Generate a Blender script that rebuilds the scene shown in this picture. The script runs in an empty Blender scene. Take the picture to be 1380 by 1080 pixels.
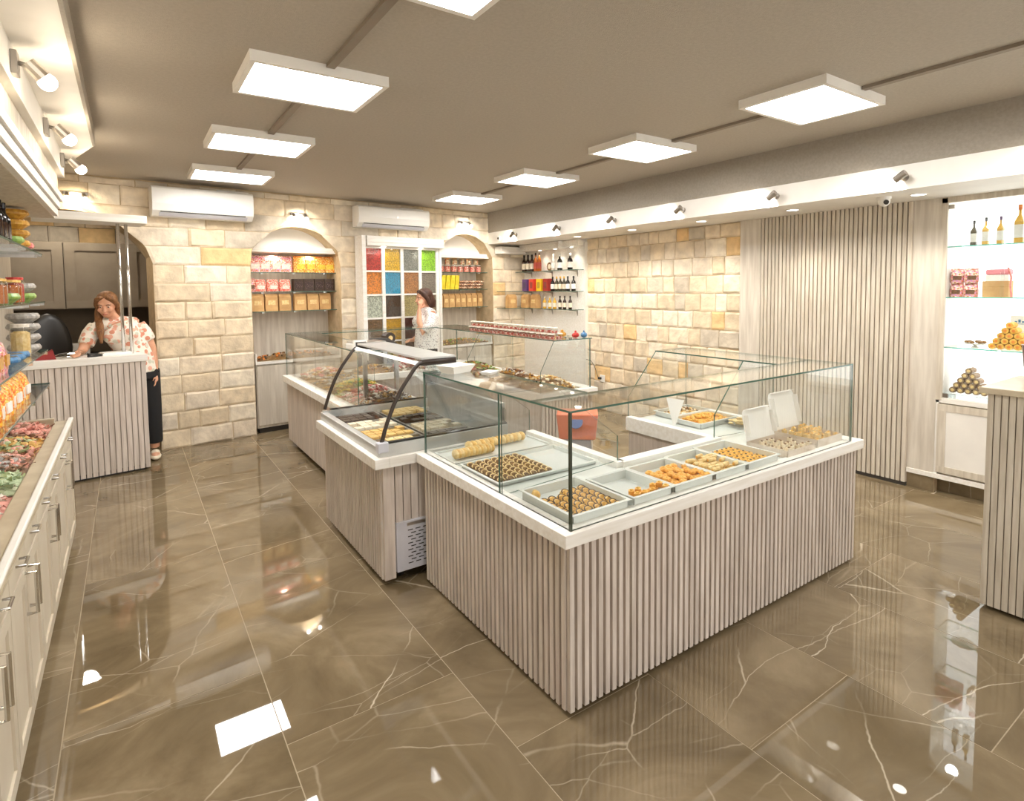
import bpy, bmesh, math, random
from mathutils import Vector, Matrix, noise as mnoise
random.seed(7)
PI = math.pi
S = bpy.context.scene
COL = S.collection
# ---------------------------------------------------------------- camera
CAMH = 1.6
YAW, PITCH, ROLL = 0.59307, 0.06005, 0.010884
FPX, PPX, PPY = 766.0, 690.0, 434.4
def cam_axes():
    cy, sy = math.cos(YAW), math.sin(YAW)
    r = Vector((cy, -sy, 0)); f = Vector((sy, cy, 0)); u = Vector((0, 0, 1))
    cp, sp = math.cos(PITCH), math.sin(PITCH)
    f2 = f*cp - u*sp; d = -(u*cp + f*sp)
    cr, sr = math.cos(ROLL), math.sin(ROLL)
    return r*cr + d*sr, -r*sr + d*cr, f2
RX, DX, FX = cam_axes()
cd = bpy.data.cameras.new('camera'); cam = bpy.data.objects.new('camera', cd); COL.objects.link(cam)
cd.sensor_fit = 'HORIZONTAL'; cd.sensor_width = 36; cd.lens = FPX/1380*36
cd.shift_y = (PPY-540)/1380; cd.shift_x = 0; cd.clip_start = 0.05
m3 = Matrix((RX, -DX, -FX)).transposed()
cam.matrix_world = Matrix.Translation((0, 0, CAMH)) @ m3.to_4x4()
S.camera = cam
# ---------------------------------------------------------------- world, exposure
wd = bpy.data.worlds.new('world'); S.world = wd; wd.use_nodes = True
bg = wd.node_tree.nodes['Background']; bg.inputs[0].default_value = (1.0, .97, .93, 1); bg.inputs[1].default_value = 2.0
vs = S.view_settings
vs.view_transform = 'Standard'; vs.look = 'None'; vs.gamma = 1; vs.use_curve_mapping = False
vs.exposure = 0.35
PANEL_L, SPOT_W, DOWN_W = 20.0, 10.0, 16.0
CEIL = 2.69
# ================================================================ materials
def nt(name):
    m = bpy.data.materials.new(name); m.use_nodes = True
    t = m.node_tree; t.nodes.clear()
    return m, t, t.nodes, t.links
def c4(c): return (c[0], c[1], c[2], 1)
def srgb(r, g, b):
    def f(x):
        x /= 255.
        return x/12.92 if x <= .04045 else ((x+.055)/1.055)**2.4
    return (f(r), f(g), f(b))
def coords(n, l, stretch=(1, 1, 1), rnd=True):
    tc = n.new('ShaderNodeTexCoord'); mp = n.new('ShaderNodeMapping'); mp.inputs['Scale'].default_value = stretch
    if rnd:
        oi = n.new('ShaderNodeObjectInfo'); mu = n.new('ShaderNodeMath'); mu.operation = 'MULTIPLY'; mu.inputs[1].default_value = 37.
        l.new(oi.outputs['Random'], mu.inputs[0])
        ad = n.new('ShaderNodeVectorMath'); ad.operation = 'ADD'
        l.new(tc.outputs['Object'], ad.inputs[0]); l.new(mu.outputs[0], ad.inputs[1]); l.new(ad.outputs[0], mp.inputs[0])
    else:
        l.new(tc.outputs['Object'], mp.inputs[0])
    return mp.outputs[0]
def pm(name, c1, c2=None, scale=8, stretch=(1, 1, 1), rough=.5, metal=0, bump=0, bscale=40, rand=0, spec=.5, detail=4, lo=.35, hi=.65, trans=0, coat=0, sss=0):
    m, t, n, l = nt(name)
    o = n.new('ShaderNodeOutputMaterial'); b = n.new('ShaderNodeBsdfPrincipled'); l.new(b.outputs[0], o.inputs[0])
    b.inputs['Roughness'].default_value = rough; b.inputs['Metallic'].default_value = metal
    b.inputs['Specular IOR Level'].default_value = spec; b.inputs['Transmission Weight'].default_value = trans
    b.inputs['Coat Weight'].default_value = coat
    if sss: b.inputs['Subsurface Weight'].default_value = sss; b.inputs['Subsurface Radius'].default_value = (.02, .008, .004)
    v = coords(n, l, stretch)
    nz = n.new('ShaderNodeTexNoise'); nz.inputs['Scale'].default_value = scale; nz.inputs['Detail'].default_value = detail
    l.new(v, nz.inputs['Vector'])
    rp = n.new('ShaderNodeValToRGB'); rp.color_ramp.elements[0].position = lo; rp.color_ramp.elements[1].position = hi
    c2 = c2 or tuple(x*.9 for x in c1)
    rp.color_ramp.elements[0].color = c4(c1); rp.color_ramp.elements[1].color = c4(c2)
    l.new(nz.outputs['Fac'], rp.inputs[0]); out = rp.outputs[0]
    if rand:
        oi = n.new('ShaderNodeObjectInfo'); mr = n.new('ShaderNodeMapRange')
        mr.inputs['To Min'].default_value = 1-rand; mr.inputs['To Max'].default_value = 1+rand
        l.new(oi.outputs['Random'], mr.inputs['Value'])
        hs = n.new('ShaderNodeHueSaturation'); l.new(out, hs.inputs['Color']); l.new(mr.outputs[0], hs.inputs['Value']); out = hs.outputs[0]
    l.new(out, b.inputs['Base Color'])
    if bump:
        bz = n.new('ShaderNodeTexNoise'); bz.inputs['Scale'].default_value = bscale; bz.inputs['Detail'].default_value = 3
        l.new(v, bz.inputs['Vector']); bp = n.new('ShaderNodeBump'); bp.inputs['Strength'].default_value = bump; bp.inputs['Distance'].default_value = .01
        l.new(bz.outputs['Fac'], bp.inputs['Height']); l.new(bp.outputs[0], b.inputs['Normal'])
    return m
def emit(name, c, s):
    m, t, n, l = nt(name)
    o = n.new('ShaderNodeOutputMaterial'); e = n.new('ShaderNodeEmission'); e.inputs[0].default_value = c4(c); e.inputs[1].default_value = s
    l.new(e.outputs[0], o.inputs[0]); return m
def glass(name, tint=(.93, .97, .95), ior=1.45, rough=0.0, gl=1.0):
    m, t, n, l = nt(name)
    o = n.new('ShaderNodeOutputMaterial'); mx = n.new('ShaderNodeMixShader'); tr = n.new('ShaderNodeBsdfTransparent'); g = n.new('ShaderNodeBsdfGlossy')
    fr = n.new('ShaderNodeLayerWeight'); fr.inputs['Blend'].default_value = .5
    pw = n.new('ShaderNodeMath'); pw.operation = 'POWER'; pw.inputs[1].default_value = 4.5
    mu = n.new('ShaderNodeMath'); mu.operation = 'MULTIPLY_ADD'; mu.inputs[1].default_value = gl*.9; mu.inputs[2].default_value = .035*gl; mu.use_clamp = True
    tr.inputs[0].default_value = c4(tint); g.inputs['Roughness'].default_value = rough; g.inputs[0].default_value = (1, 1, 1, 1)
    l.new(fr.outputs['Facing'], pw.inputs[0]); l.new(pw.outputs[0], mu.inputs[0]); l.new(mu.outputs[0], mx.inputs[0]); l.new(tr.outputs[0], mx.inputs[1]); l.new(g.outputs[0], mx.inputs[2]); l.new(mx.outputs[0], o.inputs[0])
    return m
def ramp_rand(name, cols, rough=.85, bump=.5, bscale=25, nscale=9, nmix=.45):
    """stone whose tone is picked piece by piece"""
    m, t, n, l = nt(name)
    o = n.new('ShaderNodeOutputMaterial'); b = n.new('ShaderNodeBsdfPrincipled'); l.new(b.outputs[0], o.inputs[0]); b.inputs['Roughness'].default_value = rough
    b.inputs['Specular IOR Level'].default_value = .25
    oi = n.new('ShaderNodeObjectInfo'); rp = n.new('ShaderNodeValToRGB'); rp.color_ramp.interpolation = 'CONSTANT'
    el = rp.color_ramp.elements
    while len(el) > 1: el.remove(el[-1])
    el[0].position = 0; el[0].color = c4(cols[0][1])
    for p, c in cols[1:]:
        e = el.new(p); e.color = c4(c)
    l.new(oi.outputs['Random'], rp.inputs[0])
    v = coords(n, l)
    nz = n.new('ShaderNodeTexNoise'); nz.inputs['Scale'].default_value = nscale; nz.inputs['Detail'].default_value = 6; l.new(v, nz.inputs['Vector'])
    r2 = n.new('ShaderNodeValToRGB'); r2.color_ramp.elements[0].position = .3; r2.color_ramp.elements[1].position = .7
    r2.color_ramp.elements[0].color = (.76, .73, .68, 1); r2.color_ramp.elements[1].color = (1.12, 1.1, 1.05, 1)
    l.new(nz.outputs['Fac'], r2.inputs[0])
    mx = n.new('ShaderNodeMixRGB'); mx.blend_type = 'MULTIPLY'; mx.inputs[0].default_value = nmix*2
    l.new(rp.outputs[0], mx.inputs[1]); l.new(r2.outputs[0], mx.inputs[2]); l.new(mx.outputs[0], b.inputs['Base Color'])
    bz = n.new('ShaderNodeTexNoise'); bz.inputs['Scale'].default_value = bscale; bz.inputs['Detail'].default_value = 5; l.new(v, bz.inputs['Vector'])
    bp = n.new('ShaderNodeBump'); bp.inputs['Strength'].default_value = bump; bp.inputs['Distance'].default_value = .012
    l.new(bz.outputs['Fac'], bp.inputs['Height']); l.new(bp.outputs[0], b.inputs['Normal'])
    return m
def marble(name):
    m, t, n, l = nt(name)
    o = n.new('ShaderNodeOutputMaterial'); b = n.new('ShaderNodeBsdfPrincipled'); l.new(b.outputs[0], o.inputs[0])
    b.inputs['Roughness'].default_value = .015; b.inputs['Specular IOR Level'].default_value = .85
    v = coords(n, l)
    n1 = n.new('ShaderNodeTexNoise'); n1.inputs['Scale'].default_value = 1.6; n1.inputs['Detail'].default_value = 7; n1.inputs['Roughness'].default_value = .62; n1.inputs['Distortion'].default_value = .9
    l.new(v, n1.inputs['Vector'])
    r1 = n.new('ShaderNodeValToRGB'); e = r1.color_ramp.elements
    e[0].position = .3; e[0].color = c4(srgb(104, 90, 67)); e[1].position = .72; e[1].color = c4(srgb(158, 141, 113))
    k = e.new(.5); k.color = c4(srgb(130, 114, 88))
    l.new(n1.outputs['Fac'], r1.inputs[0])
    col = r1.outputs[0]
    wz = n.new('ShaderNodeTexNoise'); wz.inputs['Scale'].default_value = 2.2; wz.inputs['Detail'].default_value = 5; l.new(v, wz.inputs['Vector'])
    for sc, w, seed, strength, warp in ((.8, .0045, 3., .95, .2), (1.5, .0042, 11., .7, .16), (2.8, .0034, 23., .35, .12)):
        of = n.new('ShaderNodeVectorMath'); of.operation = 'MULTIPLY_ADD'; of.inputs[1].default_value = (warp, warp, 0); of.inputs[2].default_value = (0, 0, 0)
        l.new(wz.outputs['Color'], of.inputs[0]); o2_ = n.new('ShaderNodeVectorMath'); o2_.operation = 'ADD'; l.new(v, of.inputs[2])
        l.new(of.outputs[0], o2_.inputs[0]); o2_.inputs[1].default_value = (seed, seed*1.7, seed*.3)
        of = n.new('ShaderNodeVectorMath'); of.operation = 'MULTIPLY'; of.inputs[1].default_value = (.65, 1.25, 0); l.new(o2_.outputs[0], of.inputs[0])
        ab = n.new('ShaderNodeTexVoronoi'); ab.feature = 'DISTANCE_TO_EDGE'; ab.inputs['Scale'].default_value = sc; l.new(of.outputs[0], ab.inputs['Vector'])
        mr = n.new('ShaderNodeMapRange'); mr.interpolation_type = 'SMOOTHSTEP'; mr.inputs['From Min'].default_value = 0; mr.inputs['From Max'].default_value = w*sc; mr.inputs['To Min'].default_value = 1; mr.inputs['To Max'].default_value = 0
        l.new(ab.outputs['Distance'], mr.inputs['Value'])
        mk = n.new('ShaderNodeTexNoise'); mk.inputs['Scale'].default_value = 1.9; mk.inputs['Detail'].default_value = 2; l.new(of.outputs[0], mk.inputs['Vector'])
        mm = n.new('ShaderNodeMapRange'); mm.inputs['From Min'].default_value = .475; mm.inputs['From Max'].default_value = .65; mm.inputs['To Max'].default_value = strength; l.new(mk.outputs['Fac'], mm.inputs['Value'])
        mu = n.new('ShaderNodeMath'); mu.operation = 'MULTIPLY'; l.new(mr.outputs[0], mu.inputs[0]); l.new(mm.outputs[0], mu.inputs[1])
        mx = n.new('ShaderNodeMixRGB'); mx.inputs[2].default_value = c4(srgb(216, 203, 180)); l.new(mu.outputs[0], mx.inputs[0]); l.new(col, mx.inputs[1]); col = mx.outputs[0]
    l.new(col, b.inputs['Base Color'])
    return m
def dots(name, base, spots, scale=22, th=.33, rough=.8):
    """cloth print: small blots on a plain ground"""
    m, t, n, l = nt(name)
    o = n.new('ShaderNodeOutputMaterial'); b = n.new('ShaderNodeBsdfPrincipled'); l.new(b.outputs[0], o.inputs[0]); b.inputs['Roughness'].default_value = rough
    v = coords(n, l, rnd=False); col = None
    cur = n.new('ShaderNodeRGB'); cur.outputs[0].default_value = c4(base); col = cur.outputs[0]
    for i, c in enumerate(spots):
        of = n.new('ShaderNodeVectorMath'); of.operation = 'ADD'; of.inputs[1].default_value = (i*3.3, i*1.9, i*5.1); l.new(v, of.inputs[0])
        vo = n.new('ShaderNodeTexVoronoi'); vo.inputs['Scale'].default_value = scale; l.new(of.outputs[0], vo.inputs['Vector'])
        lt = n.new('ShaderNodeMath'); lt.operation = 'LESS_THAN'; lt.inputs[1].default_value = th; l.new(vo.outputs['Distance'], lt.inputs[0])
        mx = n.new('ShaderNodeMixRGB'); mx.inputs[2].default_value = c4(c); l.new(lt.outputs[0], mx.inputs[0]); l.new(col, mx.inputs[1]); col = mx.outputs[0]
    l.new(col, b.inputs['Base Color']); return m

MAT = {}
MAT['marble'] = marble('polished_taupe_marble')
MAT['grout'] = pm('grout', srgb(176, 160, 134), rough=.8)
MAT['ceiling'] = pm('taupe_plaster', srgb(180, 171, 157), srgb(173, 164, 150), scale=60, rough=.75, bump=.25, bscale=220)
MAT['beam'] = pm('shaded_taupe_plaster', srgb(158, 150, 138), srgb(150, 142, 130), scale=60, rough=.75, bump=.25, bscale=220)  # ceiling plaster made darker and greyer: the beam's weaker light put into the colour
MAT['duct'] = pm('taupe_duct', srgb(140, 128, 112), rough=.6)
MAT['white_paint'] = pm('white_paint', srgb(240, 236, 228), rough=.55, scale=3)
MAT['stone'] = ramp_rand('limestone', [(0, srgb(236, 220, 194)), (.2, srgb(240, 226, 204)), (.4, srgb(226, 210, 184)), (.58, srgb(234, 222, 204)), (.74, srgb(212, 202, 186)), (.84, srgb(244, 234, 216)), (.955, srgb(236, 204, 154))], bump=.9, bscale=18)
MAT['stone_body'] = pm('limestone_mortar', srgb(205, 182, 146), srgb(186, 164, 130), scale=14, rough=.9, bump=.4, bscale=40)
MAT['wood'] = pm('whitewashed_wood', srgb(221, 210, 199), srgb(198, 185, 173), scale=5, stretch=(9, 9, .7), rough=.6, bump=.15, bscale=18, rand=.06)
MAT['wood_inner'] = pm('whitewashed_wood_board', srgb(194, 181, 168), srgb(174, 160, 147), scale=5, stretch=(9, 9, .7), rough=.65)
MAT['wood_warm'] = pm('pale_wood', srgb(216, 207, 191), srgb(195, 184, 166), scale=5, stretch=(9, 9, .7), rough=.6, bump=.15, bscale=18, rand=.05)
MAT['wood_grey'] = pm('greyed_wood_panel', srgb(216, 208, 194), srgb(194, 184, 169), scale=4, stretch=(7, 7, .6), rough=.6, bump=.1, bscale=14)
MAT['wood_white'] = pm('white_grain_board', srgb(246, 243, 237), srgb(234, 229, 219), scale=5, stretch=(.7, 9, 9), rough=.5, rand=.02)
MAT['deck'] = pm('white_deck_board', srgb(232, 236, 230), rough=.2, scale=2)
MAT['cab'] = pm('cream_lacquer', srgb(214, 204, 184), srgb(204, 192, 171), scale=3, rough=.4)
MAT['cab_top'] = pm('cream_stone_top', srgb(205, 193, 168), srgb(188, 174, 148), scale=9, rough=.3)
MAT['glass'] = glass('clear_glass', (.975, .985, .98))
MAT['glass_edge'] = pm('green_glass_edge', srgb(74, 108, 94), rough=.15)
MAT['glass_pale'] = glass('pale_glass', (.97, .99, .985))
MAT['aqua_edge'] = pm('aqua_glass_edge', srgb(120, 205, 190), rough=.2)
MAT['steel'] = pm('brushed_steel', (.62, .61, .59), (.55, .54, .52), scale=30, stretch=(1, 20, 1), rough=.28, metal=1)
MAT['chrome'] = pm('chrome', (.75, .74, .72), rough=.12, metal=1)
MAT['nickel'] = pm('satin_nickel', (.42, .39, .35), rough=.35, metal=1)
MAT['alu'] = pm('pale_aluminium', srgb(205, 205, 202), rough=.35, metal=.4)
MAT['black'] = pm('black_plastic', (.02, .018, .016), rough=.35)
MAT['brown_black'] = pm('dark_brown_frame', srgb(58, 46, 38), rough=.35)
MAT['dark'] = pm('charcoal', srgb(60, 55, 50), rough=.5)
MAT['plastic'] = pm('white_plastic', srgb(244, 242, 236), rough=.35, scale=2)
MAT['grille'] = pm('pale_grey_sheet', srgb(214, 214, 222), rough=.4)
MAT['paper'] = pm('white_paper', srgb(245, 243, 238), rough=.8, scale=2)
MAT['kraft'] = pm('kraft_paper', srgb(214, 172, 116), srgb(194, 150, 96), scale=12, rough=.75, rand=.08)
MAT['kitchen'] = pm('grey_brown_door', srgb(176, 162, 142), srgb(162, 147, 127), scale=4, rough=.6)
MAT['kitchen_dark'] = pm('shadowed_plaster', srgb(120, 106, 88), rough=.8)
MAT['panel_light'] = emit('led_diffuser', (1, .975, .945), PANEL_L)
MAT['bulb'] = emit('warm_bulb', (1, .86, .66), 14)
MAT['bulb_white'] = emit('white_bulb', (1, .96, .9), 14)
MAT['downlight'] = emit('downlight_disc', (1, .93, .82), 9)
MAT['lightbox'] = emit('backlit_panel', (1, .98, .96), 2.2)
MAT['clear'] = glass('clear_plastic', (.9, .9, .88), 1.35, .08)
def flat(name, rgb, rough=.5, rgb2=None, scale=30, **k):
    return pm(name, srgb(*rgb), srgb(*rgb2) if rgb2 else None, scale=scale, rough=rough, **k)
# ================================================================ mesh builder
class MB:
    def __init__(s): s.v = []; s.f = []; s.m = []; s.cur = 0
    def mat(s, i): s.cur = i; return s
    def add(s, vs_, fs):
        b = len(s.v); s.v += [tuple(p) for p in vs_]
        for f in fs: s.f.append(tuple(b+i for i in f)); s.m.append(s.cur)
        return s
    def box(s, x0, x1, y0, y1, z0, z1):
        p = [(x0, y0, z0), (x1, y0, z0), (x1, y1, z0), (x0, y1, z0), (x0, y0, z1), (x1, y0, z1), (x1, y1, z1), (x0, y1, z1)]
        return s.add(p, [(0, 3, 2, 1), (4, 5, 6, 7), (0, 1, 5, 4), (1, 2, 6, 5), (2, 3, 7, 6), (3, 0, 4, 7)])
    def hexa(s, p):
        return s.add(p, [(0, 3, 2, 1), (4, 5, 6, 7), (0, 1, 5, 4), (1, 2, 6, 5), (2, 3, 7, 6), (3, 0, 4, 7)])
    def prism(s, poly, a, b, axis='y', em=None):
        """polygon given in the two other axes, extruded from a to b; em = material of the rim"""
        def P(q, t):
            return {'x': (t, q[0], q[1]), 'y': (q[0], t, q[1]), 'z': (q[0], q[1], t)}[axis]
        n = len(poly); base = len(s.v)
        s.v += [P(q, a) for q in poly] + [P(q, b) for q in poly]
        s.f += [tuple(base+i for i in range(n)), tuple(base+n+i for i in reversed(range(n)))]; s.m += [s.cur]*2
        for i in range(n):
            j = (i+1) % n; s.f.append((base+i, base+n+i, base+n+j, base+j)); s.m.append(s.cur if em is None else em)
        return s
    def slab(s, x0, x1, y0, y1, z0, z1, thin, em=1):
        """glass sheet: faces across the thin axis material cur, rim em"""
        k = s.cur; i0 = len(s.f); s.box(x0, x1, y0, y1, z0, z1)
        big = {'z': (0, 1), 'y': (2, 4), 'x': (3, 5)}[thin]
        for i in range(6): s.m[i0+i] = k if i in big else em
        return s
    def tube(s, pts, rad, n=8, cap=True):
        pts = [Vector(p) for p in pts]
        if not isinstance(rad, (list, tuple)): rad = [rad]*len(pts)
        rings = []; up = Vector((0, 0, 1)); prev = None
        for i, p in enumerate(pts):
            d = (pts[min(i+1, len(pts)-1)]-pts[max(i-1, 0)]).normalized()
            a = prev - d*prev.dot(d) if prev else d.cross(up if abs(d.z) < .95 else Vector((1, 0, 0)))
            a.normalize(); prev = a; b = d.cross(a)
            rings.append([p + (a*math.cos(2*PI*k/n)+b*math.sin(2*PI*k/n))*rad[i] for k in range(n)])
        base = len(s.v)
        for r in rings: s.v += [tuple(q) for q in r]
        for i in range(len(pts)-1):
            for k in range(n):
                j = (k+1) % n; s.f.append((base+i*n+k, base+i*n+j, base+(i+1)*n+j, base+(i+1)*n+k)); s.m.append(s.cur)
        if cap:
            s.f.append(tuple(base+k for k in reversed(range(n)))); s.f.append(tuple(base+(len(pts)-1)*n+k for k in range(n))); s.m += [s.cur]*2
        return s
    def lathe(s, prof, n=12, c=(0, 0, 0), cap=True):
        base = len(s.v)
        for r, z in prof: s.v += [(c[0]+r*math.cos(2*PI*k/n), c[1]+r*math.sin(2*PI*k/n), c[2]+z) for k in range(n)]
        for i in range(len(prof)-1):
            for k in range(n):
                j = (k+1) % n; s.f.append((base+i*n+k, base+i*n+j, base+(i+1)*n+j, base+(i+1)*n+k)); s.m.append(s.cur)
        if cap: s.f.append(tuple(base+k for k in reversed(range(n)))); s.f.append(tuple(base+(len(prof)-1)*n+k for k in range(n))); s.m += [s.cur]*2
        return s
    def ell(s, c, r, nu=10, nv=6, rot=None):
        base = len(s.v); c = Vector(c)
        def P(x, y, z):
            q = Vector((x*r[0], y*r[1], z*r[2]))
            if rot is not None: q = rot @ q
            return tuple(c+q)
        s.v.append(P(0, 0, -1))
        for i in range(1, nv):
            a = -PI/2+PI*i/nv
            for k in range(nu): s.v.append(P(math.cos(a)*math.cos(2*PI*k/nu), math.cos(a)*math.sin(2*PI*k/nu), math.sin(a)))
        s.v.append(P(0, 0, 1)); top = len(s.v)-1
        for k in range(nu):
            j = (k+1) % nu
            s.f.append((base, base+1+j, base+1+k)); s.m.append(s.cur)
            for i in range(nv-2): s.f.append((base+1+i*nu+k, base+1+i*nu+j, base+1+(i+1)*nu+j, base+1+(i+1)*nu+k)); s.m.append(s.cur)
            s.f.append((top, base+1+(nv-2)*nu+k, base+1+(nv-2)*nu+j)); s.m.append(s.cur)
        return s
    def mesh(s, name, mats):
        me = bpy.data.meshes.new(name); me.from_pydata(s.v, [], s.f)
        mats = mats if isinstance(mats, (list, tuple)) else [mats]
        for m in mats: me.materials.append(MAT[m] if isinstance(m, str) else m)
        for p, i in zip(me.polygons, s.m): p.material_index = min(i, len(mats)-1)
        return me
    def build(s, name, mats, parent=None, loc=(0, 0, 0), rotz=0, smooth=False, bevel=0, rel=False):
        if rel and parent is not None:
            o_ = parent.location; s.v = [(p[0]-o_[0], p[1]-o_[1], p[2]-o_[2]) for p in s.v]
        me = s.mesh(name, mats)
        if smooth: me.polygons.foreach_set('use_smooth', [True]*len(me.polygons))
        return put(name, me, parent, loc, rotz, bevel)
def put(name, me, parent=None, loc=(0, 0, 0), rotz=0, bevel=0, rot=None):
    o = bpy.data.objects.new(name, me); COL.objects.link(o); o.location = loc
    o.rotation_euler = rot if rot else (0, 0, rotz)
    if parent: o.parent = parent
    if bevel:
        b = o.modifiers.new('bevel', 'BEVEL'); b.width = bevel; b.segments = 2; b.limit_method = 'ANGLE'
    return o
def tag(o, label, cat, group=None):
    o['label'] = label; o['category'] = cat
    if group: o['group'] = group
    return o
def thing(name, label, cat, loc=(0, 0, 0), rotz=0, group=None):
    o = put(name, None, None, loc, rotz); return tag(o, label, cat, group)
def struct(o): o['kind'] = 'structure'; return o
def copy_tree(o, parent=None):
    c = o.copy(); COL.objects.link(c); c.parent = parent
    for ch in o.children: copy_tree(ch, c)
    return c
def stuff(o): o['kind'] = 'stuff'; return o
USED = set()
def place(proto, loc, rotz=0, label=None, group=None, scale=None, rot=None):
    """first use moves the prototype itself, later uses copy it"""
    if proto.name in USED: o = copy_tree(proto)
    else: o = proto; USED.add(proto.name)
    o.location = loc; o.rotation_euler = rot if rot else (0, 0, rotz)
    if scale: o.scale = scale if isinstance(scale, (tuple, list)) else (scale,)*3
    if label: o['label'] = label
    if group: o['group'] = group
    return o
def spot_light(name, loc, direction, watts, size=math.radians(90), color=(1, .9, .76), parent=None, radius=.03):
    ld = bpy.data.lights.new(name, 'SPOT'); ld.energy = watts; ld.spot_size = size; ld.spot_blend = .6; ld.color = color; ld.shadow_soft_size = radius
    o = bpy.data.objects.new(name, ld); COL.objects.link(o); o.location = loc
    o.rotation_euler = Vector(direction).to_track_quat('-Z', 'Y').to_euler()
    if parent: o.parent = parent
    return o
# ================================================================ frames
BW = math.radians(5.86); P0 = Vector((.254, 6.668, 0))
BU = Vector((math.cos(BW), math.sin(BW), 0)); BV = Vector((-math.sin(BW), math.cos(BW), 0))
def W(u, v, z=0): return P0 + BU*u + BV*v + Vector((0, 0, z))
CW = math.radians(8.2); C0 = Vector((.109, 6.034, 0))
CU = Vector((math.cos(CW), math.sin(CW), 0)); CV = Vector((-math.sin(CW), math.cos(CW), 0))
def CC(u, v, z=0): return C0 + CU*u + CV*v + Vector((0, 0, z))
XR = 5.07          # face of the right-hand wall
XL = -.86          # left-hand wall
# ================================================================ room shell
fl = struct(MB().box(-2.6, 5.9, -3, 9.6, -.08, -.0008).build('floor', 'grout'))
TX, TY = .66, 1.32
for k in range(-4, 8):
    x0 = 1.057+(k)*TX
    off = 1.567-.47*k
    j0 = math.floor((-1.2-off)/TY)
    for j in range(j0, j0+9):
        y0 = off+j*TY
        if y0 > 9.2: continue
        g = .002
        MB().box(g, TX-g, g, TY-g, -.006, 0).build('tile', 'marble', fl, (x0, y0, 0))
struct(MB().box(-2.6, 5.9, -3, 9.6, CEIL, CEIL+.1).build('ceiling', 'ceiling'))
struct(MB().box(XL-.1, XL, -3, 6.75, 0, CEIL).build('wall_left', 'wood_warm'))
# ---- stones
def stone(parent, q, depth=.019):
    """q: (ua,za),(ub,za),(ub2,zb),(ua2,zb) on the wall face; rough chiselled front towards -v"""
    (a, b, c, d) = [Vector((p[0], p[1])) for p in q]
    NU, NV = 5, 4; g = .0035; mb = MB(); idx = {}
    ctr = (a+b+c+d)/4
    amp = random.uniform(.5, 1.15)
    for j in range(NV):
        for i in range(NU):
            s_, t_ = i/(NU-1), j/(NV-1)
            s2 = [0, .06, .5, .94, 1][i]; t2 = [0, .1, .9, 1][j]
            p = (a*(1-s2)+b*s2)*(1-t2)+(d*(1-s2)+c*s2)*t2
            dirn = p-ctr
            if dirn.length > 1e-6: p = p-dirn.normalized()*g*1.2
            edge = i in (0, NU-1) or j in (0, NV-1)
            dep = .003+.004*random.random() if edge else depth*amp*random.uniform(.55, 1.15)
            if edge: p = p+Vector((random.uniform(-.003, .003), random.uniform(-.003, .003)))
            idx[i, j] = len(mb.v); mb.v.append((p.x, -dep, p.y))
    for j in range(NV-1):
        for i in range(NU-1):
            mb.f.append((idx[i, j], idx[i+1, j], idx[i+1, j+1], idx[i, j+1])); mb.m.append(0)
    loop = [idx[i, 0] for i in range(NU)]+[idx[NU-1, j] for j in range(1, NV)]+[idx[i, NV-1] for i in range(NU-2, -1, -1)]+[idx[0, j] for j in range(NV-2, 0, -1)]
    bk = []
    for k in loop: bk.append(len(mb.v)); mb.v.append((mb.v[k][0], .004, mb.v[k][2]))
    for i in range(len(loop)):
        j = (i+1) % len(loop); mb.f.append((loop[j], loop[i], bk[i], bk[j])); mb.m.append(0)
    return mb.build('stone', 'stone', parent)
def arch_half(op, z):
    """half width of an arched opening at height z"""
    u0, u1, zs, zc = op; w = (u1-u0)/2
    if z <= zs: return w
    if z >= zc: return 0.
    h = zc-zs; R = (w*w+h*h)/(2*h); y = z-(zc-R)
    return math.sqrt(max(0, R*R-y*y))
def lay_course(parent, ua, ub, ua2, ub2, za, zb, wmin, wmax):
    if max(ub-ua, ub2-ua2) < .03: return
    lo, hi = max(ua, ua2), min(ub, ub2)
    n = max(1, round((hi-lo)/random.uniform(wmin+.05, wmax-.05))) if hi > lo else 1
    ws = [random.uniform(wmin, wmax) for _ in range(n)]; t = sum(ws); x = [lo]
    for w in ws: x.append(x[-1]+w/t*(hi-lo))
    for i in range(n):
        a0 = ua if i == 0 else x[i]; a1 = ua2 if i == 0 else x[i]; b0 = ub if i == n-1 else x[i+1]; b1 = ub2 if i == n-1 else x[i+1]
        stone(parent, ((a0, za), (b0, za), (b1, zb), (a1, zb)))
ARCHES = [(-1.35, -.04, 1.95, 2.36), (.873, 1.89, 2.01, 2.325), (3.26, 4.22, 2.03, 2.365)]
UL, UR = -2.3, 4.83
wb = MB(); D = .42
spans = [UL]+[x for a in ARCHES for x in a[:2]]+[UR]
for i in range(0, len(spans), 2): wb.box(spans[i], spans[i+1], 0, D, 0, CEIL)
for (u0, u1, zs, zc) in ARCHES:
    N = 18; uc = (u0+u1)/2; w = (u1-u0)/2; h = zc-zs; R = (w*w+h*h)/(2*h)
    zz = [zc-R+math.sqrt(R*R-(u0+(u1-u0)*i/N-uc)**2) for i in range(N+1)]
    for i in range(N):
        a, b = u0+(u1-u0)*i/N, u0+(u1-u0)*(i+1)/N
        wb.hexa([(a, 0, zz[i]), (b, 0, zz[i+1]), (b, D, zz[i+1]), (a, D, zz[i]), (a, 0, CEIL), (b, 0, CEIL), (b, D, CEIL), (a, D, CEIL)])
wall_back = struct(wb.build('wall_back', 'stone_body', None, P0, BW))
CH = .187
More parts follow.
